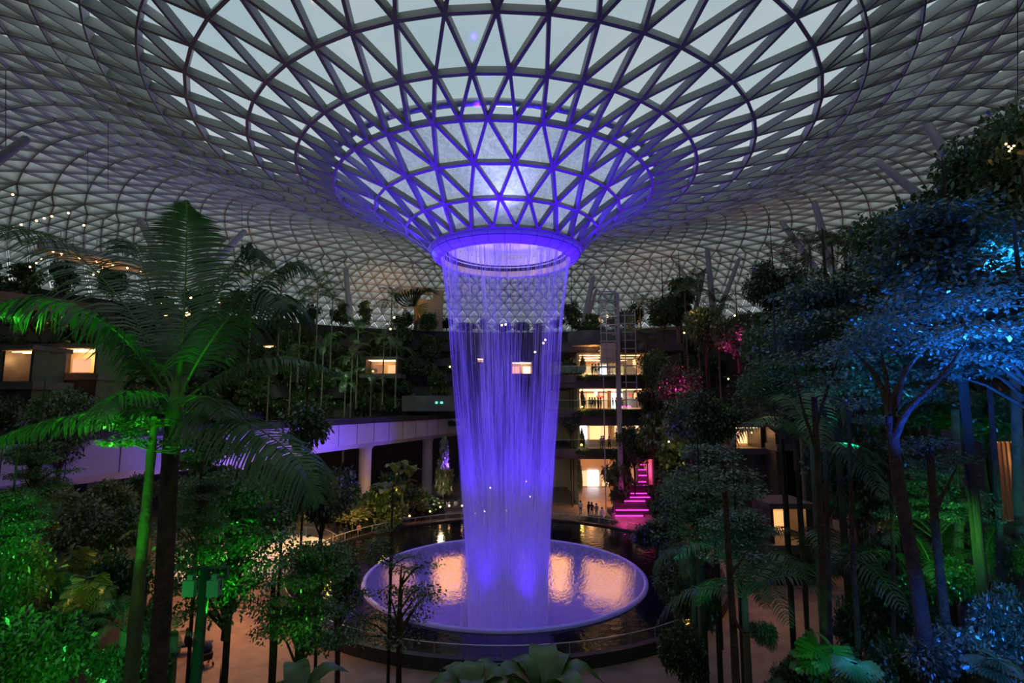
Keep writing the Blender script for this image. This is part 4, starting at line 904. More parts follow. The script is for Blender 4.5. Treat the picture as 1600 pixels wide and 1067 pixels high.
mb.build('branch', [M['stalk']], e)
spot(P(160, 1040, 8.3), P(230, 800, 9.3), (.5, 1, .10), 9, 90, 1, .1)
# shrubs lower left
k = 0
for (px, py, w, h, Y, kd, lb) in [
    (60, 1010, 190, 150, 11, 'green', 'bright green-lit shrub in the bottom left corner'), (185, 1030, 150, 120, 11.5, 'green', 'green-lit shrub at the bottom, just left of the slim green stem'),
    (20, 900, 130, 150, 12, 'green', 'green-lit shrub against the left edge, above the corner shrub'), (120, 950, 130, 110, 13, 'dark', 'dark feathery shrub between the green-lit shrubs at lower left'),
    (180, 905, 110, 110, 14, 'dark', 'dark shrub under the big brown-lit fan leaves'), (225, 960, 70, 100, 14, 'green', 'small green shrub touching the left side of the palm trunk'),
    (190, 820, 100, 70, 20, 'dark', 'dark shrub in the yellow-lit bed left of the palm trunk'), (30, 820, 100, 80, 15, 'dark', 'dark shrub below the yellow frond at the left edge'),
    (110, 800, 110, 80, 22, 'pale', 'yellow-lit shrub high in the bed at left'), (165, 775, 90, 60, 26, 'pale', 'yellow-lit shrub under the bridge at left'), (60, 770, 90, 60, 26, 'pale', 'dim yellow shrub under the bridge near the left edge'),
    (215, 760, 70, 50, 30, 'dark', 'dark shrub below the bridge beam left of the slim stem'), (300, 770, 90, 50, 36, 'pale', 'yellow-lit shrub beneath the bridge behind the palm trunk'), (420, 790, 80, 50, 38, 'dark', 'dark shrub beneath the bridge right of the first pillar'),
    (245, 1045, 60, 60, 12.5, 'green', 'low green shrub at the foot of the palm trunk')]:
    B(kd, px, py, w, h, Y, lb, var=k); k += 1
for (px, py, Y, s_, lb) in [(140, 905, 12.5, .42, 'broad folded leaves lit brown-yellow in the left bed, largest clump'), (80, 895, 13, .42, 'brown-lit broad leaf clump left of the largest one'), (175, 885, 15, .48, 'yellow-lit broad leaf clump right of the largest one'), (120, 862, 16, .5, 'orange-lit broad leaf clump above the others in the left bed')]:
    leafplant('fan', px, py, Y, s_, lb, n=13, tilt=1.1)
palm(25, 838, 13, .9, 'small golden-lit feather palm at the left edge', nf=9); palm(232, 838, 16, .7, 'small yellow-lit palm between the slim stem and the palm trunk', nf=8)
palm(195, 985, 11.5, .8, 'teal-green-lit small palm among the bottom left shrubs', nf=9); palm(272, 990, 12, .55, 'little palm right at the large palm\'s trunk base', nf=8)
for (px, py, Y, tgt, colr, w) in [(70, 1060, 8.6, (60, 960, 12), (.12, 1, .05), 160), (150, 1065, 9, (190, 1000, 12), (.02, 1., .25), 110), (10, 960, 9.5, (20, 860, 12.5), GREEN, 140), (30, 860, 10, (30, 760, 12.5), GREEN, 140),
                         (330, 960, 12.5, (385, 790, 15), (.04, 1, .05), 420), (460, 1010, 14, (470, 900, 17), (.15, 1, .06), 140), (120, 930, 11.2, (130, 880, 13), AMBER, 60), (190, 850, 14, (180, 780, 20), (1, .55, .08), 160), (50, 860, 12, (25, 835, 13), (1, .5, .05), 30),
                         (250, 800, 30, (200, 760, 27), YELLOW, 160), (450, 770, 34, (420, 790, 38), YELLOW, 90)]:
    spot(P(px, py, Y), P(*tgt), colr, w, 95, 1, .1)
# banana and big leaves along the bottom edge
for (px, py, Y, s_, lb, n) in [(465, 1112, 8.2, .42, 'green broad-leaf plant rising from the bottom edge, left of centre', 8), (735, 1105, 8.0, .48, 'dark banana plant rising from the bottom edge below the waterfall', 8), (850, 1098, 8.3, .5, 'banana plant with ribbed leaves at the bottom, right of the waterfall', 8), (560, 1140, 8.0, .4, 'dim broad-leaf plant barely rising over the bottom edge', 6), (925, 1140, 8.2, .4, 'dark broad-leaf plant low on the bottom edge, right of centre', 6)]:
    leafplant('pad', px, py, Y, s_, lb, n=n)
spot(P(500, 1120, 7), P(465, 1050, 8.2), GREEN, 8, 90, 1, .1); spot(P(860, 1120, 7), P(840, 1050, 8.3), (.3, 1, .2), 5, 90, 1, .1)
# ================= hillside left of the water: trees on every terrace
for k, (r_, z_) in enumerate(terr_top):
    ordn = ['lowest', 'second', 'third', 'fourth', 'fifth', 'topmost'][k]
    for q in range(15):
        a = math.radians(104+q*5.4+RG.random()*2.5); x, y = AX+r_*math.cos(a), AY+r_*math.sin(a)
        if abs(x) > y*1.02: continue
        h = (3.8+2.4*RG.random()) if k < 5 else 4.5+3*RG.random()
        tree_at('far', q+k, x, y, z_, z_+h, 1.7+.9*RG.random(), h*.7, 'dark leafy tree growing on the %s planted terrace left of the water' % ordn, 'trees on the %s terrace' % ordn)
    for q in range(24):
        a = math.radians(102+q*3.6+RG.random()*1.5); x, y = AX+(r_-.6)*math.cos(a), AY+(r_-.6)*math.sin(a)
        if abs(x) > y*1.02: continue
        o = link('shrub', BV['far'][(q+k) % 2], None, (x, y, z_-.05), RG.random()*6); s_ = .9+.5*RG.random(); o.scale = (s_*1.2, s_*1.2, s_); tag(o, 'low dark shrub on the %s planted terrace left of the water' % ordn, 'shrub', 'shrubs on the %s terrace' % ordn)
for k, (r_, z_) in enumerate(terr_r):
    ordn = ['lowest', 'second', 'middle', 'fourth', 'topmost'][k]
    for q in range(13):
        a = math.radians(-8+q*5.1+RG.random()*3); x, y = AX+r_*math.cos(a), AY+r_*math.sin(a)
        if x > y*1.0: continue
        h = 4.2+2.6*RG.random()
        tree_at('far', q+k, x, y, z_, z_+h, 1.9+.9*RG.random(), h*.75, 'dark leafy tree growing on the %s terrace behind the right-hand trees' % ordn, 'trees on the %s right-hand terrace' % ordn)
for q in range(13):
    a = math.radians(60+q*3.4+RG.random()); x, y = AX+59*math.cos(a), AY+59*math.sin(a)
    tree_at('far', q, x, y, 26.2, 28.0+1.6*RG.random(), 1.5+.8*RG.random(), 2.2, 'small dark tree on the top of the back wall behind the waterfall', 'trees on the back wall behind the water')
for (px, py, Y, R_, zt, g_) in [(497, 452, 74, 3.4, 22.5, 0), (470, 475, 72, 3.0, 20, 0), (520, 470, 76, 3.2, 22, 0), (560, 520, 73, 3, 17, 0), (505, 545, 70, 3, 14, 0), (550, 560, 72, 3, 14, 0), (600, 530, 75, 3, 17, 0), (620, 545, 75, 3, 17, 0), (540, 600, 68, 2.8, 10, 0), (420, 590, 66, 2.8, 10, 0), (455, 560, 68, 2.8, 11, 0), (580, 600, 70, 2.8, 11, 0), (395, 430, 70, 3, 21, 0), (612, 470, 80, 3, 23, 0), (440, 440, 74, 3, 22, 0)]:
    palm(px, py, Y, R_, 'tall thin-stemmed palm among the dark terrace trees left of the water', 'palms on the left terraces', 9, zt-4.5, dark=(px % 2 == 0))
# traveller's palm, a flat fan of leaves
c = P(649, 470, 96.8); e = empty('travellers_palm', (c.x, c.y, 26.2), 0, 'fan-shaped palm with upright dark leaves beside the pale wall on the top terrace', 'palm')
mb = MB(); mb.tube([(0, 0, 0), (.3, 0, 2.6), (0, 0, 4.6)], .3, 8); PADD = PAD.copy(); PADD.materials[0] = M['leafdark']; mb.build('trunk', [M['palebark']], e)
for k in range(11):
    a = -.95+1.9*k/10; o = link('paddle_leaf', PADD, e, (0, 0, 4.6)); o.rotation_euler = (0, -PI/2+1.0+0*a, 0); o.rotation_euler = (Matrix.Rotation(-a, 4, 'Y') @ Matrix.Rotation(-PI/3.1, 4, 'Y') @ Matrix.Rotation(PI/2*0, 4, 'Z')).to_euler(); o.scale = (2.9, 2.4, 2.9)
spot(P(655, 505, 94), P(640, 470, 97), AMBER, 400, 80, 1, .2); spot(P(490, 480, 72), P(497, 452, 74), AMBER, 160, 90, 1, .2); spot(P(590, 575, 70), P(560, 540, 73), (1, .4, .12), 120, 110, 1, .2)
lamp(P(575, 445, 80), AMBER, 100, .2); lamp(P(500, 590, 62), (.5, .9, .4), 600, .5); lamp(P(430, 620, 56), YELLOW, 70, .5); lamp(P(560, 500, 66), (.6, .9, .6), 1100, .5)  # the two greenish lamps are unseen fill added to lift the terrace trees
# below the terraces, under the bridge: yellow-lit planting behind the pool
for (px, yt, w, Y, kd, v_, lb) in [(695, 685, 34, 66, 'cone', 0, 'pale conical tree lit from below under the far end of the bridge'), (470, 755, 60, 52, 'far', 1, 'yellow-lit small tree under the bridge left of the second pillar'), (540, 725, 60, 56, 'far', 0, 'dark tree just left of the second round pillar'), (610, 735, 50, 60, 'far', 2, 'slender tree right of the second round pillar'),
                                  (640, 745, 60, 62, 'far', 0, 'dark tree between the second pillar and the conical tree'), (590, 765, 80, 56, 'far', 1, 'low yellow-lit tree at the foot of the second pillar'), (430, 735, 70, 50, 'far', 0, 'dark tree under the bridge behind the drooping frond'), (665, 770, 60, 63, 'far', 2, 'low dark tree beside the seating steps')]:
    T(kd, px, yt, w, Y, lb, None, v_)
for (px, py, w, h, Y, lb) in [(560, 800, 90, 30, 55, 'yellow-lit hedge left of the second pillar'), (615, 800, 80, 34, 57, 'yellow-lit hedge right of the second pillar'), (500, 790, 70, 40, 52, 'yellow-lit shrub group far under the bridge'), (650, 780, 60, 36, 62, 'dim shrub below the conical tree')]:
    B('pale', px, py, w, h, Y, lb)
for (px, py, Y, lb) in [(640, 745, 58, 'large round-leaved plant, highest of those under the bridge'), (628, 770, 57, 'large round-leaved yellow plant right of the second pillar'), (618, 738, 58, 'small round-leaved plant beside the second pillar'), (603, 775, 56, 'round-leaved plant touching the second pillar')]:
    leafplant('pale', px, py, Y, 1.6, lb, n=6)
lamp(P(600, 792, 52), YELLOW, 260, .3); lamp(P(520, 780, 50), YELLOW, 150, .3); lamp(P(690, 760, 63), (1, .8, .5), 120, .3); lamp(P(465, 730, 46), (1, .5, .12), 90, .3)
# ================= around the mall building, right of the water
for (px, yt, w, Y, kd, v_, lb) in [(893, 465, 40, 72, 'far', 0, 'narrow dark tree between the water and the mall, upper'), (890, 560, 36, 70, 'far', 2, 'dark climbing greenery between the water and the mall floors'), (893, 640, 34, 69, 'far', 0, 'dark tree low between the water and the mall path'),
                                  (925, 490, 40, 73, 'far', 1, 'small roof-garden tree left of the lift tower'), (985, 470, 44, 76, 'far', 0, 'roof-garden tree right of the lift tower'), (1035, 455, 60, 70, 'dense', 0, 'tall dark dense tree right of the lift tower'), (1062, 435, 70, 72, 'far', 1, 'open-crowned tree behind the tall dark dense tree'),
                                  (1100, 470, 80, 62, 'dense', 1, 'dark leafy tree left of the pink planting'), (1150, 480, 80, 58, 'dense', 0, 'dark tree in front of the pink planting'), (1025, 540, 70, 66, 'dense', 1, 'dark tree hiding the right end of the mall floors'), (1060, 560, 80, 60, 'dense', 0, 'dark tree above the yellow-lit tree right of the mall'),
                                  (1020, 640, 70, 64, 'far', 2, 'leafy tree left of the top of the pink steps'), (975, 655, 40, 67, 'far', 0, 'small dark tree on the ledge before the lit level'), (1060, 660, 90, 56, 'far', 1, 'yellow-lit tree right of the pink steps'), (966, 705, 60, 68, 'far', 2, 'tree leaning over the mall path'), (990, 668, 60, 67.5, 'dense', 0, 'dense dark tree before the right part of the lit lower floor'), (1008, 600, 40, 68, 'far', 0, 'narrow dark tree crossing the right end of the middle mall floor'),
                                  (1085, 600, 110, 46, 'dense', 1, 'big dark tree right of the yellow-lit tree')]:
    T(kd, px, yt, w, Y, lb, None, v_, zb=(21.5 if 'roof-garden' in lb else (Z(702, 67) if 'ledge' in lb else None)))
for (px, py, Y, R_, zb, lb) in [(1008, 598-60, 68, 2.2, 12, 'spiky dark palm before the brightest mall floor'), (1070, 455, 66, 3.2, 4, 'tall palm with drooping crown right of the lift tower'), (1120, 478, 64, 3.2, 4, 'palm with spiky crown beside the upright roof column'), (1088, 445, 70, 3, 6, 'tall palm behind the spiky one, near the leaning roof column'), (1000, 480, 75, 2.6, 21.5, 'small palm on the roof garden'),
                                (1235, 420, 48, 3, 4, 'palm at the edge of the dark canopy right of the glass roof view'), (1265, 388, 46, 2.6, 8, 'small palm standing above the dark canopy, under the purple-tinted column'), (1320, 395, 44, 2.8, 8, 'palm above the canopy between two roof columns'), (1300, 385, 47, 2.6, 8, 'palm half hidden on top of the dark canopy')]:
    palm(px, py, Y, R_, lb, None, 10, zb, dark=True)
for q in range(16):
    px = 908+q*7.5; yy = 520 if q < 5 else 528; o = B('far', px, yy-8, 16, 12, 70.5, 'small roof-garden shrub behind the balcony edge', 'shrubs on the roof garden', q)
for q, (py, n) in enumerate(((706, 11), (645, 11), (590, 11))):
    for w in range(n): B('far', 906+w*10.5, py-1, 14, 10, YF-1.6, 'ivy clump hanging over the %s mall ledge' % ['lowest', 'middle', 'upper'][q], 'ivy on the %s mall ledge' % ['lowest', 'middle', 'upper'][q], w)
for (px, y0, y1, lb) in ((909, 552, 588, 'upper'), (908, 606, 640, 'middle'), (907, 664, 702, 'lower'), (903, 716, 770, 'ground-level')):
    o = B('pale', px+2, (y0+y1)/2, 11, y1-y0, YF+.2, '%s yellow-lit green wall at the left end of the mall floors' % lb)
for (px, py, Y, w) in ((906, 590, YF-1, 25), (905, 640, YF-1, 25), (904, 700, YF-1, 25), (903, 760, YF-2, 40)): lamp(P(px+6, py-4, Y-.5), YELLOW, w, .15)
lamp(P(1062, 690, 52.5), (1, .62, .08), 260, .15); lamp(P(990, 505, 73), AMBER, 110, .3); lamp(P(1020, 480, 66), AMBER, 50, .3); lamp(P(1085, 480, 60), AMBER, 60, .3); lamp(P(925, 500, 69), AMBER, 30, .3)
for (px, py, w, h, Y, lb) in [(985, 520, 60, 30, 73, 'orange-lit roof-garden hedge right of the lift tower'), (1040, 790, 60, 50, 52, 'dark shrub right of the pink steps'), (1030, 830, 90, 50, 42, 'dark shrub on the pool edge, right of the bowl'), (935, 812, 60, 16, 60, 'low planting between the path and the pool'), (1055, 860, 60, 40, 34, 'dark shrub by the right side of the pool'), (965, 770, 30, 30, 64, 'shrub beside the lowest pink steps')]:
    B('dark' if 'dark' in lb else 'far', px, py, w, h, Y, lb)
# ================= the big dark canopy on the right
R_list = [('cool', 1475, 318, 360, 15, 0, 'large spreading tree with blue-lit layered leaves at right'), ('cool', 1590, 420, 300, 13, 1, 'blue-lit spreading tree cut by the right edge'), ('dense', 1590, 150, 250, 24, 1, 'tall green tree filling the upper right corner below the roof'),
          ('dense', 1500, 240, 240, 27, 0, 'dark green tree top left of the upper right corner tree'), ('dense', 1410, 300, 220, 30, 1, 'dark green tree crown under the long slanting column'), ('dense', 1320, 385, 190, 33, 0, 'dark tree crown stepping down left of the canopy ridge'),
          ('dense', 1207, 398, 100, 40, 0, 'round dark tree standing out against the glass roof'), ('cool', 1290, 430, 250, 24, 1, 'dark layered tree with teal-lit leaves in the middle of the right canopy'), ('dense', 1230, 470, 200, 30, 1, 'dark tree at the left edge of the right canopy'),
          ('cool', 1380, 500, 240, 19, 0, 'dark blue-lit tree under the big spreading tree'), ('dense', 1530, 600, 230, 20, 1, 'green-lit dense tree at the right, above the slatted shop front'), ('twig', 1215, 560, 190, 22, 0, 'thin feathery brownish tree right of the dark trees by the pink steps'),
          ('cool', 1110, 690, 170, 22, 1, 'dark teal-lit tree right of the pool'), ('dense', 1110, 600, 100, 30, 0, 'dense dark tree right of the magenta steps, nearer'), ('cool', 1150, 790, 160, 17, 0, 'dark low-hanging tree over the right plaza'),
          ('twig', 1090, 740, 210, 19, 0, 'wide brownish feathery branches over the right side of the pool'), ('dense', 1330, 640, 180, 26, 0, 'dark tree behind the tallest right trunk'), ('cool', 1455, 715, 170, 17, 1, 'green and blue-lit tree low at right'),
          ('dense', 1060, 860, 90, 25, 0, 'dark shrubby tree on the right rim of the pool'), ('cool', 1440, 420, 200, 22, 1, 'dark tree behind the large blue-lit spreading tree'), ('dense', 1600, 300, 200, 18, 0, 'dark tree at the right edge behind the blue-lit leaves')]
for k, (kd, px, yt, w, Y, v_, lb) in enumerate(R_list): T(kd, px, yt, w, Y, lb, None, v_, ch=.38 if 'slatted' in lb else None)
# trunks standing in front
def trunk(pp, r0, r1, label, br=(), leaf=None, m='bark'):
    a = P(*pp[0]); z0 = gz(a.x, a.y); e = empty('slender_tree', (a.x, a.y, z0), 0, label, 'tree'); L3 = [Vector((a.x, a.y, z0))]+[P(*q) for q in pp]
    C = crv([q-e.location for q in L3], 20); mb = MB(); mb.tube(C, [r0+(r1-r0)*i/19 for i in range(20)], 10); mb.build('trunk', [M[m]], e)
    for b in br:
        C = crv([P(*q)-e.location for q in b], 12); mb = MB(); mb.tube(C, [r1*.8*(1-.75*i/11) for i in range(12)], 7); mb.build('branch', [M[m]], e)
    if leaf:
        cl = [tuple(P(px, py, Y)-e.location) for px, py, Y, _ in leaf]; link('foliage', leafmesh('foliage', leaves(cl, [(q[3], q[3], q[3]*.25) for q in leaf], 450*len(leaf), .09, .26, .5), M['leafblue']), e)
trunk([(1452, 1067, 12), (1430, 900, 12), (1405, 760, 12), (1392, 650, 12)], .17, .11, 'thickest dark trunk at right, forking into spreading branches',
      [[(1392, 655, 12), (1386, 600, 12.3), (1376, 540, 12.8)], [(1392, 665, 12), (1400, 610, 12), (1430, 560, 12.2)], [(1395, 690, 12), (1420, 640, 11.6), (1470, 590, 11.2), (1510, 535, 11)], [(1392, 650, 12), (1370, 590, 12.6), (1335, 550, 13)], [(1396, 640, 12), (1415, 580, 12.6), (1450, 540, 13)]],
      [(1376, 520, 12.8, .9), (1430, 540, 12.2, .9), (1510, 515, 11, .9), (1335, 535, 13, .8), (1450, 520, 13, .9), (1400, 500, 12.6, .9), (1480, 480, 12, 1.0), (1550, 470, 11.5, 1.0)])
trunk([(1290, 1067, 14), (1288, 960, 14), (1282, 820, 14), (1272, 620, 14)], .10, .07, 'straight dark trunk right of the teal-lit palm', [[(1275, 700, 14), (1255, 640, 14), (1240, 570, 14)], [(1274, 670, 14), (1295, 600, 14), (1310, 560, 14)]], [(1240, 560, 14, .8), (1310, 550, 14, .8), (1272, 600, 14, .9)])
trunk([(1300, 1067, 16), (1296, 960, 16), (1288, 640, 16)], .09, .06, 'second straight trunk just right of the first, partly behind it')
trunk([(1150, 1067, 13), (1145, 970, 13), (1138, 860, 13), (1130, 720, 13)], .10, .06, 'dark trunk crossing the right plaza beside the teal-lit palm', [[(1144, 960, 13), (1158, 985, 12.8), (1175, 988, 12.6)], [(1140, 900, 13), (1155, 880, 13), (1168, 860, 13)]], [(1130, 735, 13, .8), (1165, 765, 13.2, .6), (1100, 760, 12.8, .6), (1180, 870, 13, .3)])
trunk([(1345, 1067, 15), (1338, 950, 15), (1332, 850, 15), (1326, 640, 15)], .09, .05, 'dark trunk between the thickest trunk and the fan palm', [[(1328, 740, 15), (1345, 700, 15), (1360, 660, 15)]], [(1326, 630, 15, .8), (1360, 655, 15, .6)])
trunk([(1398, 1067, 16), (1396, 900, 16), (1388, 600, 16)], .08, .05, 'thin trunk left of the thickest dark trunk')
trunk([(1490, 1067, 13), (1475, 950, 13), (1462, 830, 13), (1452, 690, 13)], .12, .08, 'leaning trunk right of the thickest dark trunk', [[(1460, 800, 13), (1475, 770, 13), (1495, 730, 13)]], [(1450, 690, 13, .6), (1495, 715, 13, .5), (1420, 700, 13.3, .5)])
trunk([(1565, 900, 16), (1560, 800, 16), (1546, 600, 16)], .12, .07, 'dark trunk before the slatted shop front at right')
trunk([(1500, 880, 18), (1499, 800, 18), (1492, 640, 18)], .14, .12, 'teal-lit pale trunk left of the slatted shop front', m='palebark')
trunk([(1594, 810, 17), (1590, 700, 17), (1584, 540, 17)], .16, .14, 'teal-lit pale trunk at the right edge of the picture', m='palebark')
trunk([(1083, 1067, 18), (1085, 980, 18), (1078, 850, 18)], .10, .06, 'dark trunk at the right end of the pool railing')
trunk([(425, 1040, 17), (425, 960, 17), (428, 900, 17)], .1, .07, 'slim dark trunk left of the pool railing')
trunk([(527, 1067, 19), (526, 990, 19), (520, 900, 19)], .1, .07, 'slim green-tinted trunk in front of the pool railing')
# palms at lower right
palm(1163, 935, 15, 2.2, 'teal-lit feather palm with drooping fronds on the right plaza', nf=9); palm(1285, 905, 18, 2.6, 'dark feather palm arching over the right plaza', nf=8, dark=True)
palm(1270, 700, 17, 2.6, 'feather palm with a long teal frond in the middle of the right trees', nf=7); palm(1395, 640, 20, 2.4, 'feather palm with pale blue fronds behind the forked trunk', nf=8)
palm(1090, 860, 20, 1.6, 'small palm with brownish fronds above the right pool edge', nf=9); palm(1460, 900, 17, 1.8, 'dim palm among the lower right shrubs', nf=9, dark=True); palm(1540, 870, 17, 1.5, 'lime-lit palm left of the right edge shrubs', nf=9)
leafplant('fan', 1335, 1035, 11, .42, 'fan palm with bright blue-lit leaves near the bottom right', n=7, tilt=.5); leafplant('fan', 1290, 1012, 12.5, .6, 'green-lit fan palm behind the bright blue one', n=7, tilt=.9); leafplant('fan', 1215, 1075, 11, .45, 'dim fan palm on the bottom edge left of the green-lit fan palm', n=6)
leafplant('fan', 1550, 1030, 11, .4, 'dark fan palm in the bottom right corner', n=6)
k = 0
for (px, py, w, h, Y, kd, lb) in [(1500, 1020, 170, 120, 12, 'cool', 'blue-lit shrub at the bottom right'), (1580, 960, 120, 140, 12.5, 'cool', 'blue-lit shrub against the right edge'), (1420, 1040, 120, 100, 13, 'dark', 'dark shrub at the foot of the thickest trunk'), (1500, 905, 130, 90, 16, 'green', 'green-lit shrub below the slatted shop front'),
                             (1590, 872, 90, 70, 16, 'green', 'teal-green-lit shrub at the right edge below the shop'), (1430, 930, 110, 90, 17, 'dark', 'dark shrub behind the leaning trunk'), (1360, 960, 110, 110, 18, 'dark', 'dark shrub between the straight and the thickest trunks'), (1250, 1050, 90, 70, 13, 'dark', 'dark shrub by the bottom edge, left of the fan palms'),
                             (1480, 830, 90, 70, 20, 'green', 'bright green-lit shrub left of the pale teal trunk'), (1515, 822, 60, 45, 22, 'green', 'lime-lit shrub in front of the slatted shop'), (1400, 860, 120, 90, 22, 'dark', 'dark shrub behind the red-lit counter'), (1340, 880, 90, 70, 26, 'dark', 'dark shrub on the right plaza edge'),
                             (1190, 985, 50, 50, 15, 'cool', 'small teal-lit shrub right of the drooping palm'), (1085, 930, 80, 100, 21, 'dark', 'dark bush on the right bank of the pool, upper'), (1065, 1010, 80, 100, 17, 'dark', 'dark bush on the right bank of the pool, lower'), (1060, 780, 90, 80, 40, 'dark', 'dark shrub between pink steps and right trees')]:
    B(kd, px, py, w, h, Y, lb, var=k); k += 1
# coloured garden floodlights on the right
for (px, py, Y, tgt, colr, w, dg) in [(1570, 640, 10.5, (1500, 440, 15), BLUE, 3600, 110), (1600, 640, 10, (1590, 430, 13), (.01, .16, 1), 1800, 110), (1490, 740, 10.5, (1400, 500, 14), (.01, .08, 1), 700, 90), (1560, 420, 14, (1560, 330, 20), (.01, .2, .9), 2000, 120), (1330, 700, 16, (1300, 480, 22), (.03, .5, .7), 700, 100),
                                   (1340, 960, 9.8, (1338, 1032, 11), (.03, .35, 1), 600, 34), (1270, 1000, 11.2, (1285, 1010, 12.5), GREEN, 90, 60), (1500, 960, 10, (1510, 1010, 12), (.01, .12, 1), 330, 90), (1590, 900, 10, (1585, 960, 12.5), (.01, .25, 1), 400, 90), (1480, 840, 14, (1490, 830, 19), (.1, 1, .08), 500, 90), (1590, 860, 14.5, (1590, 740, 17), TEAL, 120, 70),
                                   (1500, 900, 16.5, (1498, 790, 18), TEAL, 60, 60), (1540, 850, 18, (1520, 650, 20), GREEN, 200, 80), (1185, 1000, 13, (1175, 920, 15), (.02, .75, .8), 30, 70), (1060, 900, 14, (1110, 760, 20), (.02, .6, .5), 200, 80), (1100, 960, 16, (1090, 860, 20), (.05, .8, .5), 60, 100), (1275, 760, 14.5, (1275, 680, 16), (.03, .4, 1), 60, 90), (1440, 1000, 10.5, (1420, 800, 12), (.05, .05, 1), 20, 60),
                                   (1455, 900, 16, (1470, 850, 17), (.1, 1, .1), 30, 100), (1200, 640, 16, (1215, 600, 22), (.8, .5, .3), 60, 110), (1390, 700, 17, (1395, 640, 20), (.05, .3, 1), 60, 100)]:
    spot(P(px, py, Y), P(*tgt), colr, w, dg, 1, .1)
# ================= people
def body_mesh(pose, mats):
    """one continuous figure grown with the skin modifier; pose = joint positions"""
    J = dict(pel=(0, 0, .95), chest=(0, .0, 1.25), neck=(0, .01, 1.46), head=(0, .0, 1.56), top=(0, .0, 1.68),
             sl=(-.17, 0, 1.40), el=(-.23, .02, 1.14), wl=(-.22, -.08, .90), hl=(-.22, -.10, .80), sr=(.17, 0, 1.40), er=(.23, .02, 1.14), wr=(.22, -.08, .90), hr=(.22, -.10, .80),
             pl=(-.09, 0, .90), kl=(-.11, -.02, .50), al=(-.11, .03, .09), fl=(-.12, -.13, .04), pr=(.09, 0, .90), kr=(.11, -.02, .50), ar=(.11, .03, .09), fr=(.12, -.13, .04))
    J.update(pose); R = dict(pel=.135, chest=.15, neck=.055, head=.088, top=.07, sl=.07, el=.048, wl=.033, hl=.03, sr=.07, er=.048, wr=.033, hr=.03, pl=.095, kl=.062, al=.04, fl=.035, pr=.095, kr=.062, ar=.04, fr=.035)
    E_ = [('pel', 'chest'), ('chest', 'neck'), ('neck', 'head'), ('head', 'top'), ('chest', 'sl'), ('sl', 'el'), ('el', 'wl'), ('wl', 'hl'), ('chest', 'sr'), ('sr', 'er'), ('er', 'wr'), ('wr', 'hr'), ('pel', 'pl'), ('pl', 'kl'), ('kl', 'al'), ('al', 'fl'), ('pel', 'pr'), ('pr', 'kr'), ('kr', 'ar'), ('ar', 'fr')]
    K = list(J); me = bpy.data.meshes.new('body'); me.from_pydata([J[k] for k in K], [(K.index(a), K.index(b)) for a, b in E_], [])
    o = bpy.data.objects.new('tmp_body', me); COL.objects.link(o); s_ = o.modifiers.new('s', 'SKIN'); o.modifiers.new('u', 'SUBSURF').levels = 1
    for i, k in enumerate(K): me.skin_vertices[0].data[i].radius = (R[k],)*2; me.skin_vertices[0].data[i].use_root = (k == 'pel')
    dg = bpy.context.evaluated_depsgraph_get(); out = bpy.data.meshes.new_from_object(o.evaluated_get(dg)); bpy.data.objects.remove(o)
    out.name = 'body'; out.materials.clear()
    for m in mats: out.materials.append(m)
    pel = Vector(J['pel']); ch = Vector(J['neck']); hd = Vector(J['head'])
    for p in out.polygons:
        c = p.center; p.use_smooth = True
        if (c-hd).length < .2 and c.z > ch.z+.01 or min((c-Vector(J[h])).length for h in ('hl', 'hr', 'wl', 'wr')) < .09: p.material_index = 0
        elif c.z > pel.z+.02 and (c-pel).dot(ch-pel) > 0: p.material_index = 1
        elif min((c-Vector(J[h])).length for h in ('fl', 'fr', 'al', 'ar')) < .1: p.material_index = 3
        else: p.material_index = 2
    return out, J
CL = {n: mat('cloth_'+n, c, .85) for n, c in dict(white=(.6, .6, .62), black=(.02, .02, .022), grey=(.2, .2, .22), navy=(.03, .04, .1), blue=(.12, .2, .4), pink=(.6, .25, .3), red=(.4, .04, .04), tan=(.35, .25, .15)).items()}
POSES = dict(stand={}, walk=dict(kl=(-.10, -.18, .52), al=(-.10, -.20, .12), fl=(-.10, -.35, .10), kr=(.10, .06, .50), ar=(.10, .28, .13), fr=(.10, .18, .05), el=(-.23, .12, 1.14), wl=(-.21, .10, .92), hl=(-.21, .09, .82), er=(.23, -.08, 1.14), wr=(.21, -.22, .95), hr=(.21, -.28, .88)),
             photo=dict(el=(-.24, -.12, 1.16), wl=(-.10, -.30, 1.38), hl=(-.06, -.33, 1.46), er=(.24, -.12, 1.16), wr=(.10, -.30, 1.38), hr=(.06, -.33, 1.46)),
             sit=dict(pel=(0, 0, .52), chest=(0, -.03, .84), neck=(0, -.05, 1.04), head=(0, -.07, 1.15), top=(0, -.08, 1.27), sl=(-.17, -.03, .98), sr=(.17, -.03, .98), el=(-.22, -.10, .74), er=(.22, -.10, .74), wl=(-.13, -.32, .64), wr=(.13, -.32, .64), hl=(-.10, -.40, .62), hr=(.10, -.40, .62),
                      pl=(-.10, -.06, .50), pr=(.10, -.06, .50), kl=(-.13, -.45, .50), kr=(.13, -.45, .50), al=(-.13, -.44, .09), ar=(.13, -.44, .09), fl=(-.13, -.60, .05), fr=(.13, -.60, .05)))
BC = {}
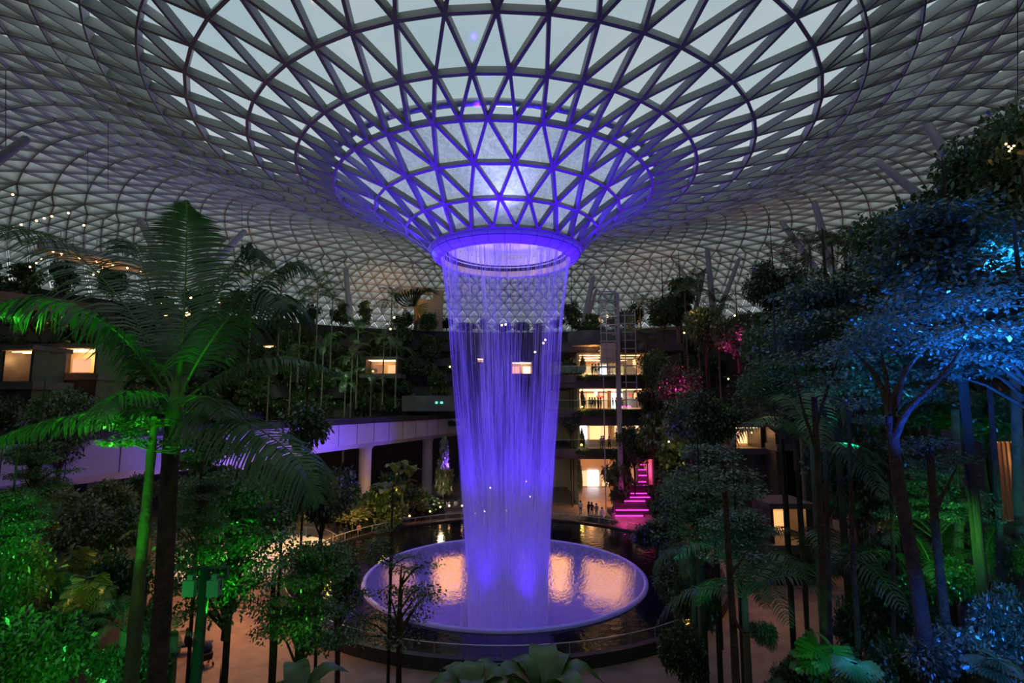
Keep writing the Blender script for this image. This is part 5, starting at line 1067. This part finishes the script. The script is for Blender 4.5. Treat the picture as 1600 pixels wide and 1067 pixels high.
def face_hair(e, J, hairm, longh=False):
    h = Vector(J['head']); mb = MB(); mb.ball(h+Vector((0, .018, .035)), .115, 0, 12, 8, (1, 1.05, 1.1) if not longh else (1, 1.05, 1.25))
    if longh: mb.ball(h+Vector((0, .09, -.14)), .09, 0, 10, 6, (1.1, .5, 1.6))
    o = mb.build('hair', [hairm], e)
    mb = MB(); mb.ball(h+Vector((0, -.03, -.01)), .09, 0, 12, 8, (.88, .95, 1.12)); mb.ball(h+Vector((0, -.12, -.02)), .018, 0, 6, 4); mb.ball(h+Vector((-.085, 0, -.01)), .02, 0, 6, 4); mb.ball(h+Vector((.085, 0, -.01)), .02, 0, 6, 4)
    for s_ in (-1, 1): mb.ball(h+Vector((s_*.034, -.108, .015)), .012, 1, 6, 4)
    mb.box(h+Vector((0, -.107, -.065)), (.045, .012, .01), 2); mb.build('face', [M['skin'], M['hair'], CL['red']], e)
def person(px, py, shirt, pants, pose, rz, label, z=0., longh=False, Y=None, sc=1., group=None):
    q = G(px, py, z) if Y is None else P(px, py, Y)
    key = (pose, shirt, pants)
    if key not in BC: BC[key] = body_mesh(POSES[pose], [M['skin'], CL[shirt], CL[pants], CL['black']])
    me, J = BC[key]; e = empty('person', q, rz, label, 'person', group); e.scale = (sc,)*3; link('body', me, e); face_hair(e, J, M['hair'], longh); return e
PP = [(332, 958, 'grey', 'grey', 'stand', .4, 'person in grey standing beside the green post, nearest pair, left one'), (352, 962, 'white', 'black', 'photo', .9, 'person in white top and black trousers right of the green post'), (366, 955, 'navy', 'black', 'stand', 2.5, 'person in dark clothes behind the one in white'),
      (285, 847, 'white', 'grey', 'stand', 2.8, 'person in a white shirt standing behind the oval skylight'), (278, 848, 'black', 'black', 'stand', 2.2, 'person in black beside the white-shirted one behind the skylight'),
      (412, 932, 'white', 'white', 'walk', 1.2, 'person in pale clothes walking under the green-lit tree'), (442, 905, 'pink', 'grey', 'stand', 3.5, 'person in pink with a light headscarf by the pool railing'), (425, 935, 'white', 'tan', 'walk', 2.0, 'person in white and tan walking behind the slim trunk'), (405, 880, 'white', 'black', 'stand', .5, 'person in white at the right end of the skylight'),
      (1190, 985-1000+817, 'white', 'white', 'stand', 3.0, 'x'), ]
PP.pop()
PP += [(941, 817, 'white', 'white', 'stand', 3.0, 'person in white standing at the pool side before the pink steps'), (925, 808, 'navy', 'black', 'stand', 2.6, 'person in dark blue left of the white-clad one by the pool'), (932, 810, 'grey', 'grey', 'stand', 3.5, 'person in grey between the two by the pool'), (920, 807, 'black', 'navy', 'stand', 3.9, 'person in black at the left of the poolside group'),
       (907, 805, 'white', 'grey', 'walk', 3.1, 'person in light clothes walking towards the pool from the path'), (903, 779, 'blue', 'black', 'walk', 2.9, 'person in a pale blue shirt walking along the mall path'), (929, 759, 'grey', 'black', 'walk', .1, 'left one of a pair walking away on the mall path'), (935, 759, 'black', 'grey', 'walk', .1, 'right one of a pair walking away on the mall path'),
       (1031, 812, 'white', 'grey', 'stand', 2.7, 'person in white half hidden by the dark tree right of the pink steps'), (959, 815, 'black', 'grey', 'stand', 3.1, 'person in black left of the lowest pink step'),
       (1244, 902, 'white', 'white', 'walk', 1.0, 'person in pale clothes walking on the orange-lit right plaza'), (1252, 904, 'black', 'black', 'walk', 1.0, 'person in black beside the pale-clad one on the right plaza'), (1272, 905, 'navy', 'black', 'sit', 1.4, 'person seated between the trunks on the right plaza'), (1338, 985, 'white', 'white', 'walk', 2.0, 'person in white glimpsed between right trunks'),
       (645, 815, 'black', 'navy', 'stand', 3.0, 'person in dark clothes left of the seating steps'), (660, 818, 'navy', 'black', 'sit', 3.2, 'person sitting at the pool edge left of the water'), (700, 803, 'white', 'white', 'stand', 2.9, 'person in white standing by the seating steps'), (712, 803, 'white', 'grey', 'stand', 3.4, 'person in white and grey nearest the water on the left'),
       (693, 803, 'black', 'black', 'stand', 3.6, 'person in black left of the two in white by the water'), (712, 782, 'red', 'black', 'stand', 3.0, 'person in a reddish top behind the seating steps'), (585, 808, 'white', 'black', 'sit', 3.0, 'person in white seated right of the second pillar'), (555, 812, 'pink', 'grey', 'sit', 2.9, 'person in pink seated left of the second pillar'),
       (621, 808, 'white', 'grey', 'sit', 3.1, 'leftmost person in white sitting on the lit steps'), (628, 808, 'blue', 'grey', 'sit', 3.3, 'person in blue sitting on the lit steps'), (549, 842, 'grey', 'black', 'stand', 2.0, 'person in grey standing by the pool left of the second pillar'), (560, 845, 'pink', 'black', 'stand', 1.0, 'person in pink standing at the foot of the second pillar'), (540, 850, 'navy', 'navy', 'stand', 4.0, 'person in navy by the pool, left of the one in grey'), (532, 846, 'black', 'grey', 'stand', 3.0, 'person in black at the left end of the group by the pillar'),
       (290, 1022, 'black', 'black', 'sit', 2.2, 'person in dark clothes seated near the stroller, lower left plaza'), (303, 1026, 'grey', 'navy', 'sit', 2.0, 'person in grey seated right of the one in dark clothes')]
for (px, py, a, b, pose, rz_, lb) in PP: person(px, py, a, b, pose, rz_, lb, longh=('headscarf' in lb or RG.random() < .3))
for k, (px, zz) in enumerate([(921, 12), (925, 12), (929, 12), (934, 12), (938, 12), (957, 12), (962, 12), (971, 12), (941, 6.9), (950, 6.9), (938, 6.9), (931, 16.5), (936, 16.5), (926, 16.5)]):
    zz = {12: lv[2][0], 6.9: lv[1][0], 16.5: lv[3][0]}[zz]; q = G(px, 640, 0); Yp = YF-.2+(k % 3)*.6; e = person(px, 600, ['white', 'grey', 'white', 'navy', 'white'][k % 5], ['grey', 'black'][k % 2], 'stand', .3*k, 'person standing at the balustrade of the %s mall floor' % {lv[2][0]: 'middle', lv[1][0]: 'lowest raised', lv[3][0]: 'brightest upper'}[zz], Y=Yp, group='people on the %s mall floor' % {lv[2][0]: 'middle', lv[1][0]: 'lowest raised', lv[3][0]: 'brightest upper'}[zz]); e.location.z = zz
e = person(657, 510, 'black', 'black', 'stand', 3, 'tiny person in black before the pale wall, high on the hillside', Y=96.4); e.location.z = 26.2
# bench under the seated pair and a stroller
q = G(297, 1023); e = empty('bench', (q.x, q.y+.15, 0), .2, 'dark bench carrying the two seated people on the lower left plaza', 'bench')
mb = MB(); mb.box((0, .1, .42), (1.8, .5, .08)); mb.build('seat', [M['darkstone']], e)
for s_ in (-.7, .7): mb = MB(); mb.box((s_, .1, .19), (.1, .45, .38)); mb.build('leg', [M['darkstone']], e)
q = G(322, 1040); e = empty('stroller', (q.x, q.y, 0), .8, 'dark folding stroller standing beside the seated pair', 'stroller')
mb = MB(); mb.box((0, 0, .55), (.42, .5, .35), 0, Matrix.Rotation(.3, 4, 'X')); mb.build('seat', [CL['black']], e)
mb = MB(); mb.lathe([(.0, .36), (.2, .3), (.27, .1), (.28, 0)], 12, (0, .1)); h_ = mb.build('hood', [CL['navy']], e); h_.location = (0, 0, .75)
mb = MB(); mb.tube([(-.2, .35, 1.0), (-.2, -.3, .2)], .015, 5); mb.tube([(.2, .35, 1.0), (.2, -.3, .2)], .015, 5); mb.tube([(-.2, .35, 1.0), (.2, .35, 1.0)], .02, 5); mb.tube([(-.2, -.1, .5), (-.2, .35, .15)], .015, 5); mb.tube([(.2, -.1, .5), (.2, .35, .15)], .015, 5); mb.build('frame', [M['darkmetal']], e)
for sx_ in (-.22, .22):
    for sy_ in (-.3, .35):
        mb = MB(); mb.tube([(sx_-.02, sy_, .12), (sx_+.02, sy_, .12)], .11, 14); mb.build('wheel', [M['darkmetal']], e)
